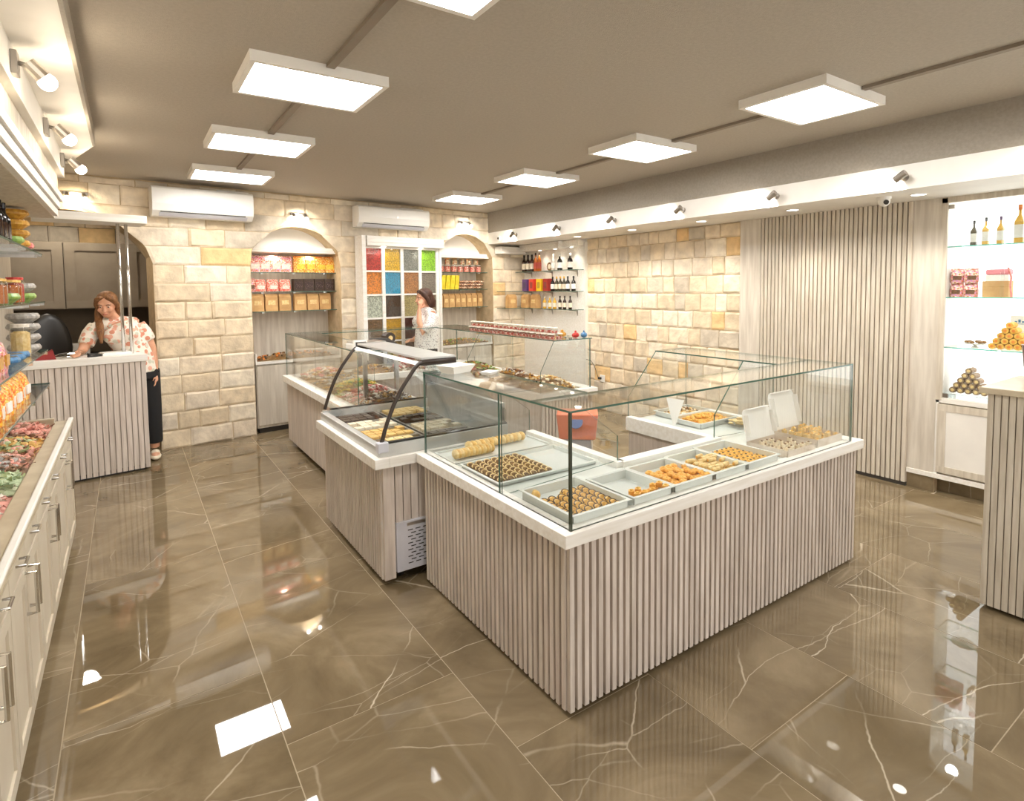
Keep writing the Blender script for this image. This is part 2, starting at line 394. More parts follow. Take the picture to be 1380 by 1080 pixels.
for c in range(15):
    za, zb = c*CH, min((c+1)*CH, CEIL-.012)
    if zb-za < .04: continue
    edges = [(-1.9, -1.9)]
    for op in ARCHES:
        uc = (op[0]+op[1])/2; wa, wb_ = arch_half(op, za), arch_half(op, zb)
        if wa <= .02: continue
        edges += [(uc-wa, uc-wb_), (uc+wa, uc+wb_)]
    edges.append((UR, UR))
    for i in range(0, len(edges), 2):
        a, b = edges[i], edges[i+1]
        if b[0] < -1.2 and za < 1.8: continue
        lay_course(wall_back, a[0], b[0], a[1], b[1], za, zb, .2, .46)
# ---- right wall
wr = MB().box(0, 5.45, 0, .14, 0, CEIL)
WR0 = (XR, 7.2)
wall_right = struct(wr.build('wall_right', 'stone_body', None, (XR, 7.2, 0), -PI/2))
struct(MB().box(5.42, 5.55, -2.5, 1.76, 0, CEIL).build('wall_right', 'white_paint'))
SOF = 2.235
for c in range(12):
    za, zb = c*.19, min((c+1)*.19, SOF)
    if zb-za < .05: continue
    lay_course(wall_right, 7.2-5.72, 7.2-3.42, 7.2-5.72, 7.2-3.42, za, zb, .13, .27)
# pilaster boards and slat panel belong to the wall finish
struct(MB().box(XR-.035, XR, 3.2, 3.42, 0, SOF).build('trim_1', 'wood_grey'))
sp = struct(MB().box(XR-.012, XR+.02, 1.93, 3.2, .03, SOF).build('wall_panel_slatted', 'wood_inner'))
n = 35; pitch = 1.27/n
slat_me = MB().box(-.02, 0, -pitch*.36, pitch*.36, .03, SOF).mesh('slat', 'wood_warm')
for i in range(n): put('slat', slat_me, sp, (XR-.012, 1.93+(i+.5)*pitch, 0))
struct(MB().box(XR-.025, XR, 1.93, 3.42, 0, .03).build('baseboard_right', 'dark'))
struct(MB().box(XR-.006, XR+.06, 1.752, 1.93, 0, .114).build('baseboard_right', 'marble'))
struct(MB().box(XR-.012, XR+.3, 1.75, 1.93, .115, SOF).build('trim_2', 'wood_grey'))
# ---- beam and white fascia over the right wall
struct(MB().box(4.37, 5.55, -3, 7.4, 2.40, CEIL).build('beam_right', 'beam'))
struct(MB().box(4.37, 5.55, -3, 7.4, SOF, 2.40).build('trim_3', 'white_paint'))
# niche lining at the far right corner
struct(MB().box(XR-.012, XR, 5.72, 7.25, 0, SOF).build('trim_4', 'wood_white'))
struct(MB().box(XR-.05, XR, 5.70, 5.735, 0, 2.2).build('trim_5', 'white_paint'))
# ---- left soffit, its upright and the slatted cornice
struct(MB().prism([(-.145, -2), (-.145, 4.78), (-.34, 5.55), (XL, 5.55), (XL, -2)], 2.585, CEIL, 'z').build('soffit_left', 'white_paint'))
struct(MB().box(-.155, -.146+.006, -2, 4.77, 2.58, CEIL).build('trim_6', 'ceiling'))
struct(MB().box(XL, -.34, -2, 5.2, 2.42, 2.585).build('trim_7', 'white_paint'))
cl_ = struct(MB().box(XL, -.375, -2, 5.12, 2.30, 2.42).build('cornice_left', 'wood_warm'))
for i in range(3): MB().box(-.42, -.35-.012*i, -2, 5.1-.05*i, 2.125+.055*(2-i), 2.17+.055*(2-i)).build('slat', 'wood_white', cl_)
MB().box(XL, -.40, -2, 5.1, 2.12, 2.295).build('cornice_board', 'wood_warm', cl_)
# ---- kitchen seen through the left arch
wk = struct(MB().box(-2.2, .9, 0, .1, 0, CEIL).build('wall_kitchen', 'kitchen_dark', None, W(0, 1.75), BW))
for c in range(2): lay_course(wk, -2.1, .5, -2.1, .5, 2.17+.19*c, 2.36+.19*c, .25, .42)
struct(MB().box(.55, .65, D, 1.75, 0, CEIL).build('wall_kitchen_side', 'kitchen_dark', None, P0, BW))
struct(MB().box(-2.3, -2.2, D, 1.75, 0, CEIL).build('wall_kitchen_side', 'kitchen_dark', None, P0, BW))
# ================================================================ counters
SLAT_CACHE = {}
def slat_run(parent, p0, p1, z0, z1, pitch=.0355, frac=.6, depth=.018, mat='wood', name='slat'):
    """upright slats along p0->p1 (parent frame); they stand proud to the right-hand side of the run"""
    p0 = Vector(p0); p1 = Vector(p1); L = (p1-p0).length; n = round(L/pitch); pt = L/n; d = (p1-p0)/L
    key = (round(pt*frac, 4), depth, z0, z1, mat)
    if key not in SLAT_CACHE: SLAT_CACHE[key] = MB().box(-pt*frac/2, pt*frac/2, -depth, .001, z0, z1).mesh(name, mat)
    a = math.atan2(d.y, d.x)
    for i in range(n):
        q = p0+d*(i+.5)*pt
        put(name, SLAT_CACHE[key], parent, (q.x, q.y, 0), a)
def pane(parent, poly, a, b, axis, mats=('glass', 'glass_edge'), name='glass_pane'):
    return MB().prism(poly, a, b, axis, em=1).build(name, mats, parent, rel=True)
DK = .714          # top of the counter rim
GT = 1.148         # top of the glass
# ---- front pastry counter, U-shaped
isl = thing('pastry_counter', 'U-shaped pastry display counter with pale slatted front, white rim and clear glass screens', 'counter', (1.29, 1.56, 0))
def I(mb, name, mats, **k): return mb.build(name, mats, isl, rel=True, **k)
I(MB().box(1.305, 3.425, 1.578, 2.03, .06, .66), 'carcass', 'wood_inner')
I(MB().box(1.305, 2.0, 2.03, 2.775, .06, .66), 'carcass', 'wood_inner')
I(MB().box(2.76, 3.425, 2.03, 2.70, .06, .66), 'carcass', 'wood_inner')
I(MB().box(1.36, 3.37, 1.63, 2.0, 0, .06).box(1.36, 1.95, 2.0, 2.72, 0, .06).box(2.8, 3.37, 2.0, 2.66, 0, .06), 'plinth', 'black')
o_ = isl.location
def rr(x, y): return (x-o_[0], y-o_[1], 0)
slat_run(isl, rr(1.287, 1.578), rr(3.425, 1.578), .02, .665)
slat_run(isl, rr(1.305, 2.775), rr(1.305, 1.575), .02, .665)
slat_run(isl, rr(3.425, 1.58), rr(3.425, 2.70), .02, .665)
# rim boards
I(MB().box(1.255, 3.452, 1.535, 1.61, .663, DK), 'rim_board', 'wood_white', bevel=.003)
I(MB().box(1.255, 1.335, 1.61, 2.80, .663, DK), 'rim_board', 'wood_white', bevel=.003)
I(MB().box(3.36, 3.452, 1.61, 2.72, .663, DK), 'rim_board', 'wood_white', bevel=.003)
I(MB().box(2.0, 2.74, 1.985, 2.05, .64, .735), 'rim_board', 'wood_white', bevel=.003)
I(MB().box(1.965, 2.02, 2.0, 2.78, .64, .735), 'rim_board', 'wood_white', bevel=.003)
I(MB().box(2.735, 2.79, 2.0, 2.705, .64, .73), 'rim_board', 'wood_white', bevel=.003)
I(MB().box(1.335, 3.36, 1.61, 2.0, .663, .706), 'deck_board', 'deck')
I(MB().box(1.335, 1.97, 2.0, 2.775, .663, .706), 'deck_board', 'deck')
I(MB().box(2.78, 3.36, 2.0, 2.70, .663, .706), 'deck_board', 'deck')
g = .008
for x0, x1 in ((1.295, 3.352),): pane(isl, [(x0, DK), (x1, DK), (x1, GT), (x0, GT)], 1.556, 1.556+g, 'y')
for y0, y1 in ((1.565, 2.035), (2.038, 2.78)): pane(isl, [(y0, DK), (y1, DK), (y1, GT), (y0, GT)], 1.295, 1.295+g, 'x')
pane(isl, [(1.565, DK), (2.705, DK), (2.705, GT), (1.565, GT)], 3.352-g, 3.352, 'x')
pane(isl, [(1.295, 1.556), (3.352, 1.556), (3.352, 1.80), (1.295, 1.80)], GT, GT+g, 'z', name='glass_top')
pane(isl, [(1.295, 1.803), (1.60, 1.803), (1.60, 2.785), (1.295, 2.785)], GT, GT+g, 'z', name='glass_top')
pane(isl, [(3.02, 1.803), (3.352, 1.803), (3.352, 2.705), (3.02, 2.705)], GT, GT+g, 'z', name='glass_top')
for y in (2.02, 2.697): pane(isl, [(3.344, .706), (3.344, GT), (3.02, GT), (2.755, .86), (2.755, .73)], y, y+g, 'y', name='glass_end')
for y in (2.02, 2.772): pane(isl, [(1.303, .706), (1.303, GT), (1.60, GT), (1.99, .86), (1.99, .735)], y, y+g, 'y', name='glass_end')
MAT['joint'] = pm('dark_glass_joint', srgb(58, 64, 50), rough=.2)
I(MB().box(1.293, 1.3025, 1.5535, 1.564, DK, GT+.002), 'glass_joint', 'joint')
# candy heaps: too many to count
def candy_piece(mb, p, s_, kind):
    r = Matrix.Rotation(random.random()*6.28, 3, 'Z') @ Matrix.Rotation(random.uniform(-.6, .6), 3, 'X')
    if kind == 'wrap':
        mb.ell(p, (s_, s_*.6, s_*.55), 6, 4, r)
        for e in (-1, 1):
            c = Vector(p); a = r @ Vector((e*s_*.85, 0, 0)); b1 = r @ Vector((e*s_*1.7, s_*.55, s_*.2)); b2 = r @ Vector((e*s_*1.7, -s_*.55, -s_*.2)); n_ = r @ Vector((0, 0, s_*.3))
            mb.add([c+a, c+b1, c+b1*.98+n_*.6, c+b2], [(0, 1, 2), (0, 2, 3), (0, 3, 1)])
    else: mb.ell(p, (s_, s_*.85, s_*.75), 6, 4, r)
def heap(label, cat, x0, x1, y0, y1, z, hgt, n, s_, mats, kind='wrap', loc=None, rotz=0, name='candy_heap', base='p_brown'):
    mb = MB(); cx, cy = (x0+x1)/2, (y0+y1)/2
    # a low mound under the loose pieces
    N = 8; vb = []
    for j in range(N+1):
        for i in range(N+1):
            a, b = i/N, j/N; hh = hgt*(math.sin(PI*a)*math.sin(PI*b))**.6*.8
            vb.append((x0+(x1-x0)*a, y0+(y1-y0)*b, z+hh+.002))
    mb.mat(len(mats)).add(vb, [(j*(N+1)+i, j*(N+1)+i+1, (j+1)*(N+1)+i+1, (j+1)*(N+1)+i) for j in range(N) for i in range(N)])
    for k in range(n):
        a, b = random.random(), random.random(); hh = hgt*(math.sin(PI*a)*math.sin(PI*b))**.6
        mb.mat(random.randrange(len(mats)))
        candy_piece(mb, (x0+s_+(x1-x0-2*s_)*a, y0+s_+(y1-y0-2*s_)*b, z+hh+s_*.5), s_*random.uniform(.8, 1.15), kind)
    o = mb.build(name, list(mats)+[base], None, loc or (0, 0, 0), rotz)
    tag(o, label, cat); return stuff(o)
# ---- trays and pastries
def make_tray(name, w, d, h, mat='steel'):
    mb = MB(); t = .0025; f = .012
    mb.box(0, w, 0, d, 0, t)
    for (x0, x1, y0, y1) in ((0, w, 0, t), (0, w, d-t, d), (0, t, 0, d), (w-t, w, 0, d)): mb.box(x0, x1, y0, y1, 0, h)
    for (x0, x1, y0, y1) in ((-f, w+f, -f, 0), (-f, w+f, d, d+f), (-f, 0, 0, d), (w, w+f, 0, d)): mb.box(x0, x1, y0, y1, h-.003, h)
    return mb.build(name, mat)
MAT['tray'] = pm('pale_metal_tray', srgb(226, 230, 226), rough=.25, metal=.15, scale=2)
MAT['p_gold'] = flat('golden_pastry', (238, 200, 122), .55, (216, 168, 88), 60, bump=.3)
MAT['p_yellow'] = flat('yellow_pastry', (238, 192, 92), .5, (226, 166, 62), 60, bump=.3)
MAT['p_orange'] = flat('amber_pastry', (244, 192, 98), .5, (234, 166, 70), 60, bump=.3)
MAT['p_brown'] = flat('walnut_pastry', (150, 112, 62), .55, (96, 66, 34), 70, bump=.3)
MAT['p_dark'] = flat('chocolate', (70, 46, 26), .4, (52, 33, 20), 50)
MAT['p_pale'] = flat('pale_pastry', (240, 216, 160), .6, (222, 188, 120), 60, bump=.3)
MAT['p_green'] = flat('pistachio', (150, 150, 60), .6, (190, 170, 80), 60)
MAT['p_white'] = flat('powdered_sugar', (244, 236, 216), .7, (232, 214, 180), 50)
def crescent(mat1, mat2):
    mb = MB(); pts = []; rad = []
    for i in range(7):
        a = PI*(i/6); pts.append((.019*math.cos(a), .013*math.sin(a), .011)); rad.append(.005+.0095*math.sin(a))
    mb.tube(pts, rad, 6)
    mb.mat(1).tube([(.018*math.cos(PI*i/6), .017*math.sin(PI*i/6), .0155+.0075*math.sin(PI*i/6)) for i in range(7)], .0032, 5)
    return mb.mesh('pastry', [mat1, mat2])
def diamond(mat1, mat2, s_=.02):
    mb = MB(); mb.prism([(-s_, 0), (0, -s_*.8), (s_, 0), (0, s_*.8)], 0, .02, 'z'); mb.mat(1).ell((0, 0, .021), (s_*.45, s_*.4, .006), 6, 4)
    return mb.mesh('pastry', [mat1, mat2])
def roll_me(mat1, mat2, L=.03, r=.011):
    mb = MB().tube([(-L, 0, r), (-L*.6, 0, r*1.05), (L*.6, 0, r*1.05), (L, 0, r)], [r*.8, r, r, r*.8], 8)
    mb.mat(1).ell((-L, 0, r), (.003, r*.6, r*.6), 6, 4).ell((L, 0, r), (.003, r*.6, r*.6), 6, 4)
    return mb.mesh('pastry', [mat1, mat2])
def swirl(mat1, mat2):
    mb = MB().lathe([(.015, 0), (.019, .006), (.018, .014), (.012, .019), (.004, .017)], 9); mb.mat(1).ell((0, 0, .017), (.007, .007, .005), 6, 4)
    return mb.mesh('pastry', [mat1, mat2])
def fill(me, label, cat, group, x0, y0, nx, ny, dx, dy, z, rot=0, keep=lambda i, j: True, jit=.004, layers=1, name='pastry'):
    for L in range(layers):
        for j in range(ny):
            for i in range(nx):
                if not keep(i, j): continue
                if L and random.random() < .35: continue
                o = put(name, me, None, (x0+(i+.5+.5*(L % 2))*dx+random.uniform(-jit, jit), y0+(j+.5)*dy+random.uniform(-jit, jit), z+L*.02), rot+random.uniform(-.25, .25))
                tag(o, label, cat, group)
TZ = .7062; TB = TZ+.003
def tray_at(x, y, w, d, label, h=.042):
    o = make_tray('baking_tray', w, d, h, 'tray'); o.location = (x, y, TZ); tag(o, label, 'tray', 'metal pastry trays on the counter'); return o
tray_at(1.345, 1.60, .285, .33, 'metal tray of chocolate-striped crescent pastries in the counter corner')
fill(crescent('p_gold', 'p_dark'), 'golden crescent pastry with dark chocolate edge in the corner tray', 'pastry', 'crescent pastries in the corner tray', 1.355, 1.605, 6, 8, .0455, .0325, TB, 0, keep=lambda i, j: not (j > 6 and i < 3))
mb = MB().ell((0, 0, .02), (.022, .018, .02), 9, 6).ell((.004, .012, .028), (.012, .012, .012), 7, 5)
tag(mb.build('cream_puff', 'p_gold', None, (1.385, 1.89, TB)), 'single round brown puff at the back of the corner tray', 'pastry')
tray_at(1.665, 1.60, .225, .27, 'nearly empty metal tray with one row of orange pastries')
fill(diamond('p_orange', 'p_yellow'), 'orange diamond pastry left in the nearly empty tray', 'pastry', 'orange pastries in a row', 1.67, 1.605, 5, 2, .042, .036, TB, 0, layers=2)
tray_at(1.915, 1.60, .255, .28, 'metal tray heaped with small amber yellow pastries')
fill(swirl('p_orange', 'p_yellow'), 'small amber yellow pastry heaped in the tray', 'pastry', 'amber pastries in a heap', 1.925, 1.605, 7, 6, .035, .034, TB, 0, layers=2)
tray_at(2.195, 1.60, .225, .29, 'metal tray of pale yellow finger pastries laid in rows')
fill(roll_me('p_pale', 'p_orange', .024, .011), 'pale yellow finger pastry laid in rows', 'pastry', 'finger pastries in rows', 2.2, 1.605, 4, 9, .053, .025, TB, 0, layers=2)
tray_at(2.445, 1.60, .245, .31, 'metal tray of golden pastries topped with dark chocolate')
fill(swirl('p_yellow', 'p_dark'), 'golden round pastry with dark chocolate centre', 'pastry', 'chocolate-centred pastries', 2.455, 1.605, 6, 7, .038, .038, TB, 0, layers=1)
# open cartons
def carton(loc, w, d, h, lid, label, mat_in):
    t = thing('pastry_carton', label, 'box', loc)
    mb = MB(); k = .002
    mb.box(0, w, 0, d, 0, k).box(0, w, 0, k, 0, h).box(0, k, 0, d, 0, h).box(w-k, w, 0, d, 0, h).box(0, w, d-k, d, 0, h)
    mb.build('carton_tray', 'kraft_white', t)
    r = .035; pts = [(0, 0), (w, 0)]
    for i in range(7): a = i/6*PI/2; pts.append((w-r+r*math.cos(a), lid-r+r*math.sin(a)))
    for i in range(7): a = PI/2+i/6*PI/2; pts.append((r+r*math.cos(a), lid-r+r*math.sin(a)))
    m = MB().prism(pts, -.0015, .0015, 'y').box(.01, .012, -.03, 0, .02, lid-.03).box(w-.012, w-.01, -.03, 0, .02, lid-.03).box(.03, w-.03, -.03, 0, lid-.002, lid)
    L = m.build('carton_lid', 'paper', t, (0, d, h)); L.rotation_euler = (-.22, 0, 0)
    return t
MAT['kraft_white'] = flat('white_carton', (228, 218, 206), .7, (206, 188, 168), 8)
carton((2.775, 1.595, TZ), .265, .235, .04, .17, 'open white carton with a tall rounded lid holding brown sweets', 'paper')
carton((3.07, 1.60, TZ), .265, .25, .05, .215, 'open white carton with a taller lid holding pale sweets beside the glass end', 'paper')
fill(diamond('p_white', 'p_brown', .018), 'small pale sweet with brown topping in the open carton', 'sweet', 'sweets in the brown-filled carton', 2.785, 1.60, 5, 4, .047, .05, TB, .6, layers=2, name='sweet')
fill(diamond('p_pale', 'p_yellow', .018), 'pale yellow sweet piled in the taller carton', 'sweet', 'sweets in the taller carton', 3.08, 1.605, 6, 5, .042, .044, TB, .6, layers=3, name='sweet')
# left wing: pastry logs and a tray of walnut pastries
def log(loc, L, rz, label):
    mb = MB(); N = 14
    for i in range(N):
        x = L*(i+.5)/N; mb.mat(i % 2).ell((x, 0, .028), (L/N*.75, .034, .026), 8, 6)
    o = mb.build('strudel_log', ['p_pale', 'p_gold'], None, loc, rz, smooth=True); return tag(o, label, 'pastry', 'strudel logs on the left wing')
tray_at(1.345, 2.52, .60, .22, 'long pale tray under the two strudel logs', .012)
log((1.37, 2.585, TB+.001), .24, .03, 'thick short strudel log nearer the left glass')
log((1.50, 2.68, TB+.001), .38, .02, 'long thin strudel log lying behind the short one')
tray_at(1.345, 2.115, .58, .34, 'large shallow tray half filled with walnut crescents', .02)
fill(crescent('p_brown', 'p_pale'), 'small dark walnut crescent in the large shallow tray', 'pastry', 'walnut crescents in the shallow tray', 1.355, 2.12, 7, 9, .045, .035, TB, 0)
# right wing trays
def right_tray(x, y, w, d, label): return tray_at(x, y, w, d, label, .035)
right_tray(2.93, 2.25, .36, .22, 'metal tray heaped with yellow rolls in the right wing')
heap('heap of bright yellow rolls in the right wing tray', 'pastry', 2.94, 3.28, 2.26, 2.46, TB, .04, 90, .015, ('p_yellow', 'p_orange', 'p_yellow'), 'ball', name='yellow_rolls', base='p_orange')
right_tray(3.0, 2.50, .33, .18, 'metal tray of nut pastries at the back of the right wing')
heap('layer of sugared nut pastries at the back of the right wing', 'pastry', 3.01, 3.32, 2.51, 2.67, TB, .03, 70, .014, ('p_gold', 'p_white', 'p_brown'), 'ball', name='nut_pastries', base='p_gold')
pl = MB().lathe([(.06, 0), (.10, .012), (.115, .022), (.11, .022), (.09, .012)], 20).build('plate', 'glass_pale', None, (3.2, 2.135, TZ)); tag(pl, 'low round plate of pale biscuits by the inner partition', 'plate')
for i in range(26):
    a, r_ = random.random()*6.28, random.random()**.5*.08
    tag(MB().ell((0, 0, .008), (.02, .014, .008), 7, 5).build('biscuit', 'p_pale', None, (3.2+r_*math.cos(a), 2.135+r_*math.sin(a)*.9, TZ+.014+.012*(i//10)), random.random()*3), 'pale biscuit on the round plate', 'biscuit', 'biscuits on the plate')
# white price card
cm = MB().hexa([(-.008, 0, 0), (.008, 0, 0), (.008, .004, 0), (-.008, .004, 0), (-.05, .02, .17), (.06, .02, .16), (.06, .024, .16), (-.05, .024, .17)])
tag(cm.build('price_card', 'paper', None, (2.885, 2.42, TZ+.0), -.88), 'blank white wedge-shaped card standing in the right wing', 'card')
# things on the glass of the left wing
def dish(loc, w, d, h, label, rz):
    mb = MB(); k = .004
    b = [(-w*.36, -d*.36), (w*.36, -d*.36), (w*.36, d*.36), (-w*.36, d*.36)]; t = [(-w/2, -d/2), (w/2, -d/2), (w/2, d/2), (-w/2, d/2)]
    v = [(x, y, 0) for x, y in b]+[(x, y, h) for x, y in t]+[(x*.97, y*.97, .004) for x, y in b]+[(x*.97, y*.97, h) for x, y in t]
    f = [(3, 2, 1, 0), (8, 9, 10, 11)]
    for i in range(4):
        j = (i+1) % 4; f += [(i, j, 4+j, 4+i), (8+j, 8+i, 12+i, 12+j), (4+i, 4+j, 12+j, 12+i)]
    return tag(mb.add(v, f).build('serving_dish', 'plastic', None, loc, rz), label, 'dish')
dish((1.43, 2.66, GT+g), .17, .13, .04, 'deep white serving dish on the glass top by the curved chiller', .3)
dish((1.54, 2.50, GT+g), .10, .07, .014, 'small shallow white dish on the glass top', .5)
# ---- curved-glass chiller
fr = thing('chiller', 'curved-glass refrigerated display with dark arched frame, slatted sides and steel top', 'refrigerator', (1.07, 2.86, 0))
def Fp(mb, name, mats, **k): return mb.build(name, mats, fr, rel=True, **k)
FY0, FY1, FX0, FX1 = 2.85, 3.93, 1.075, 1.88
Fp(MB().box(FX0+.02, FX1, FY0+.02, FY1, .09, .66), 'carcass', 'wood_inner')
o_ = fr.location
slat_run(fr, rr(FX0+.02, FY1), rr(FX0+.02, FY0+.02), .03, .655)
slat_run(fr, rr(FX0+.005, FY0+.02), rr(1.15, FY0+.02), .03, .655, .047, .88, .016)
slat_run(fr, rr(1.15, FY0+.02), rr(FX1, FY0+.02), .335, .655, .047, .88, .016)
vp = Fp(MB().box(1.15, 1.60, FY0-.006, FY0+.02, .06, .335), 'vent_panel', 'grille', bevel=.003)
for j in range(11):
    for i in range(7):
        Fp(MB().box(1.215+i*.045+(j % 2)*.018, 1.244+i*.045+(j % 2)*.018, FY0-.0072, FY0-.006, .095+j*.0185, .1+j*.0185), 'vent_slot', 'black').parent = vp
for s_ in vp.children: s_.location = (0, 0, 0)
Fp(MB().box(1.21, 1.36, FY0-.007, FY0-.006, .306, .324), 'vent_slot', 'steel')
for x, y in ((1.2, 2.93), (1.75, 2.93), (1.2, 3.85), (1.75, 3.85)):
    cw_ = Fp(MB().tube([(x-.012, y, .03), (x+.012, y, .03)], .03, 12).box(x-.02, x+.02, y-.004, y+.02, .05, .1), 'castor', 'black')
Fp(MB().box(1.03, 1.11, FY0-.03, FY1+.012, .655, .71).box(1.11, FX1, FY0-.03, FY0+.05, .655, .71).box(1.11, FX1, FY1-.05, FY1+.012, .655, .71), 'rim_board', 'wood_white', bevel=.003)
Fp(MB().box(1.07, FX1, FY0-.005, FY0+.03, .71, .775).box(1.06, 1.10, FY0, FY1, .71, .765).box(1.07, FX1, FY1-.03, FY1, .71, .775), 'steel_rim', 'alu', bevel=.003)
Fp(MB().box(1.055, 1.115, FY0-.014, FY0+.03, .735, .79), 'corner_cap', 'grille', bevel=.006)
Fp(MB().box(1.10, FX1, FY0+.03, FY1-.03, .66, .675).box(FX1-.03, FX1, FY0+.03, FY1-.03, .6, .9), 'well', 'alu')
arc = [(1.083, .784), (1.094, .819), (1.103, .848), (1.113, .876), (1.125, .908), (1.139, .940), (1.153, .972), (1.169, 1.003), (1.187, 1.035), (1.206, 1.066), (1.224, 1.091), (1.243, 1.116), (1.262, 1.140), (1.280, 1.164), (1.303, 1.188)]
for y in (FY0+.01, FY1-.02):
    pts = [(x, y, z) for x, z in arc]+[(1.34, y, 1.198), (1.53, y, 1.198)]
    Fp(MB().tube(pts, [.0115]*len(arc)+[.014, .014], 8), 'arched_frame', 'brown_black', smooth=True)
    Fp(MB().box(1.325, 1.535, y-.01, y+.012, 1.178, 1.210), 'frame_head', 'brown_black')
    e = 1 if y < 3 else -1
    poly = [(1.10, .775)]+arc[1:]+[(1.50, 1.175), (FX1, .86), (FX1, .775)]
    MB().prism(poly, y+.004*e, y+.009*e, 'y', em=1).build('glass_end', ('glass', 'glass_edge'), fr, rel=True)
    Fp(MB().box(1.12, FX1, y-.004, y+.014, .772, .785), 'gasket', 'black')
gv, gf = [], []
for i, (x, z) in enumerate(arc): gv += [(x, FY0+.015, z), (x, FY1-.02, z)]
for i in range(len(arc)-1): gf.append((2*i, 2*i+1, 2*i+3, 2*i+2))
Fp(MB().add(gv, gf), 'curved_glass', 'glass', smooth=True)
Fp(MB().box(1.32, 1.535, FY0+.005, FY1-.02, 1.210, 1.222), 'top_plate', 'alu', bevel=.003)
Fp(MB().hexa([(1.294, FY0+.02, 1.183), (1.306, FY0+.02, 1.18), (1.306, FY1-.03, 1.18), (1.294, FY1-.03, 1.183), (1.312, FY0+.02, 1.2), (1.328, FY0+.02, 1.195), (1.328, FY1-.03, 1.195), (1.312, FY1-.03, 1.2)]), 'front_rail', 'plastic')
Fp(MB().hexa([(1.52, FY0+.03, 1.165), (1.535, FY0+.03, 1.165), (1.535, FY1-.03, 1.165), (1.52, FY1-.03, 1.165), (FX1-.02, FY0+.03, .86), (FX1, FY0+.03, .86), (FX1, FY1-.03, .86), (FX1-.02, FY1-.03, .86)]), 'rear_slide', 'glass_pale')
MAT['cake_y'] = flat('yellow_cake', (236, 200, 110), .6, (214, 168, 80), 40)
MAT['cake_b'] = flat('chocolate_cake', (84, 52, 34), .5, (60, 36, 22), 40)
def pan(x, y, w, d, label, mat):
    t = tag(make_tray('chilled_pan', w, d, .05, 'steel'), label, 'pan', 'pans inside the chiller'); t.location = (x, y, .6755); return t
CK = [('cake_y', 'yellow cake slices'), ('cake_y', 'yellow layered squares'), ('cake_b', 'chocolate cake slices'), ('p_white', 'white cream squares')]
for i, (x, y, k) in enumerate(((1.13, 2.91, 0), (1.13, 3.16, 1), (1.13, 3.42, 3), (1.13, 3.66, 2), (1.46, 2.91, 2), (1.46, 3.16, 3), (1.46, 3.42, 2), (1.46, 3.66, 0))):
    side = 'front row' if x < 1.3 else 'rear row'
    pan(x, y, .29, .22, 'steel pan of %s in the %s of the chiller' % (CK[k][1], side), None)
    sl = MB().box(-.024, .024, -.028, .028, 0, .045); sl.mat(1).box(-.024, .024, -.028, .028, .045, .058); me = sl.mesh('cake_slice', [CK[k][0], ('p_pale', 'p_gold', 'p_dark', 'p_white')[k]])
    for a in range(5):
        for b in range(3):
            if random.random() < .12: continue
            tag(put('cake_slice', me, None, (x+.036+a*.054, y+.04+b*.067, .6785), random.uniform(-.08, .08)), '%s in the %s of the chiller' % (CK[k][1][:-1], side), 'cake', 'cake slices in the chiller, '+side)
# ---- rear display counter, U-shaped, open towards the chiller
rc = thing('rear_counter', 'U-shaped sweets counter before the stone wall with wood front and glass screens', 'counter', (1.33, 4.0, 0))
def Rp(mb, name, mats, **k): return mb.build(name, mats, rc, rel=True, **k)
RY0, RY1 = 3.95, 6.2
for a in ((1.35, 1.90, RY0, RY1), (1.90, 2.8, 5.7, RY1), (2.8, 3.36, 3.74, RY1)):
    Rp(MB().box(a[0], a[1], a[2], a[3], .06, .66), 'carcass', 'wood_inner'); Rp(MB().box(a[0]+.05, a[1]-.05, a[2]+.05, a[3]-.05, 0, .06), 'plinth', 'black')
    Rp(MB().box(a[0]+.02, a[1]-.02, a[2]+.02, a[3]-.02, .66, .70), 'deck_board', 'deck')
o_ = rc.location
slat_run(rc, rr(1.35, RY1), rr(1.35, RY0), .05, .655, .0355, .8, .012)
slat_run(rc, rr(2.8, 3.74), rr(3.36, 3.74), .05, .655)
slat_run(rc, rr(3.36, 3.74), rr(3.36, RY1), .05, .655)
for b in ((1.30, 1.40, RY0, RY1+.03), (1.40, 3.4, RY1-.07, RY1+.03), (3.30, 3.40, 3.70, RY1-.07), (2.78, 3.30, 3.70, 3.78), (1.86, 1.92, RY0, 5.7), (1.92, 2.80, 5.66, 5.72), (2.76, 2.82, 3.78, 5.66)):
    Rp(MB().box(*b, .655, .718), 'rim_board', 'wood_white', bevel=.003)
pane(rc, [(3.965, DK), (RY1, DK), (RY1, 1.15), (3.965, 1.15)], 1.335, 1.343, 'x')
pane(rc, [(1.345, DK), (3.345, DK), (3.345, 1.15), (1.345, 1.15)], RY1-.008, RY1, 'y')
pane(rc, [(3.75, DK), (RY1-.01, DK), (RY1-.01, 1.15), (3.75, 1.15)], 3.345, 3.353, 'x')
pane(rc, [(1.335, 3.965), (1.62, 3.965), (1.62, RY1), (1.335, RY1)], 1.15, 1.158, 'z', name='glass_top')
pane(rc, [(1.622, 5.92), (2.93, 5.92), (2.93, RY1), (1.622, RY1)], 1.15, 1.158, 'z', name='glass_top')
pane(rc, [(2.932, 3.72), (3.353, 3.72), (3.353, RY1), (2.932, RY1)], 1.15, 1.158, 'z', name='glass_top')
for y in (3.735, 4.95): pane(rc, [(3.345, DK), (3.345, 1.15), (2.94, 1.15), (2.80, .9), (2.80, .72)], y, y+.008, 'y', name='glass_end')
for y in (3.97, 5.1): pane(rc, [(1.343, .71), (1.343, 1.15), (1.62, 1.15), (1.88, .88), (1.88, .72)], y, y+.008, 'y', name='glass_end')
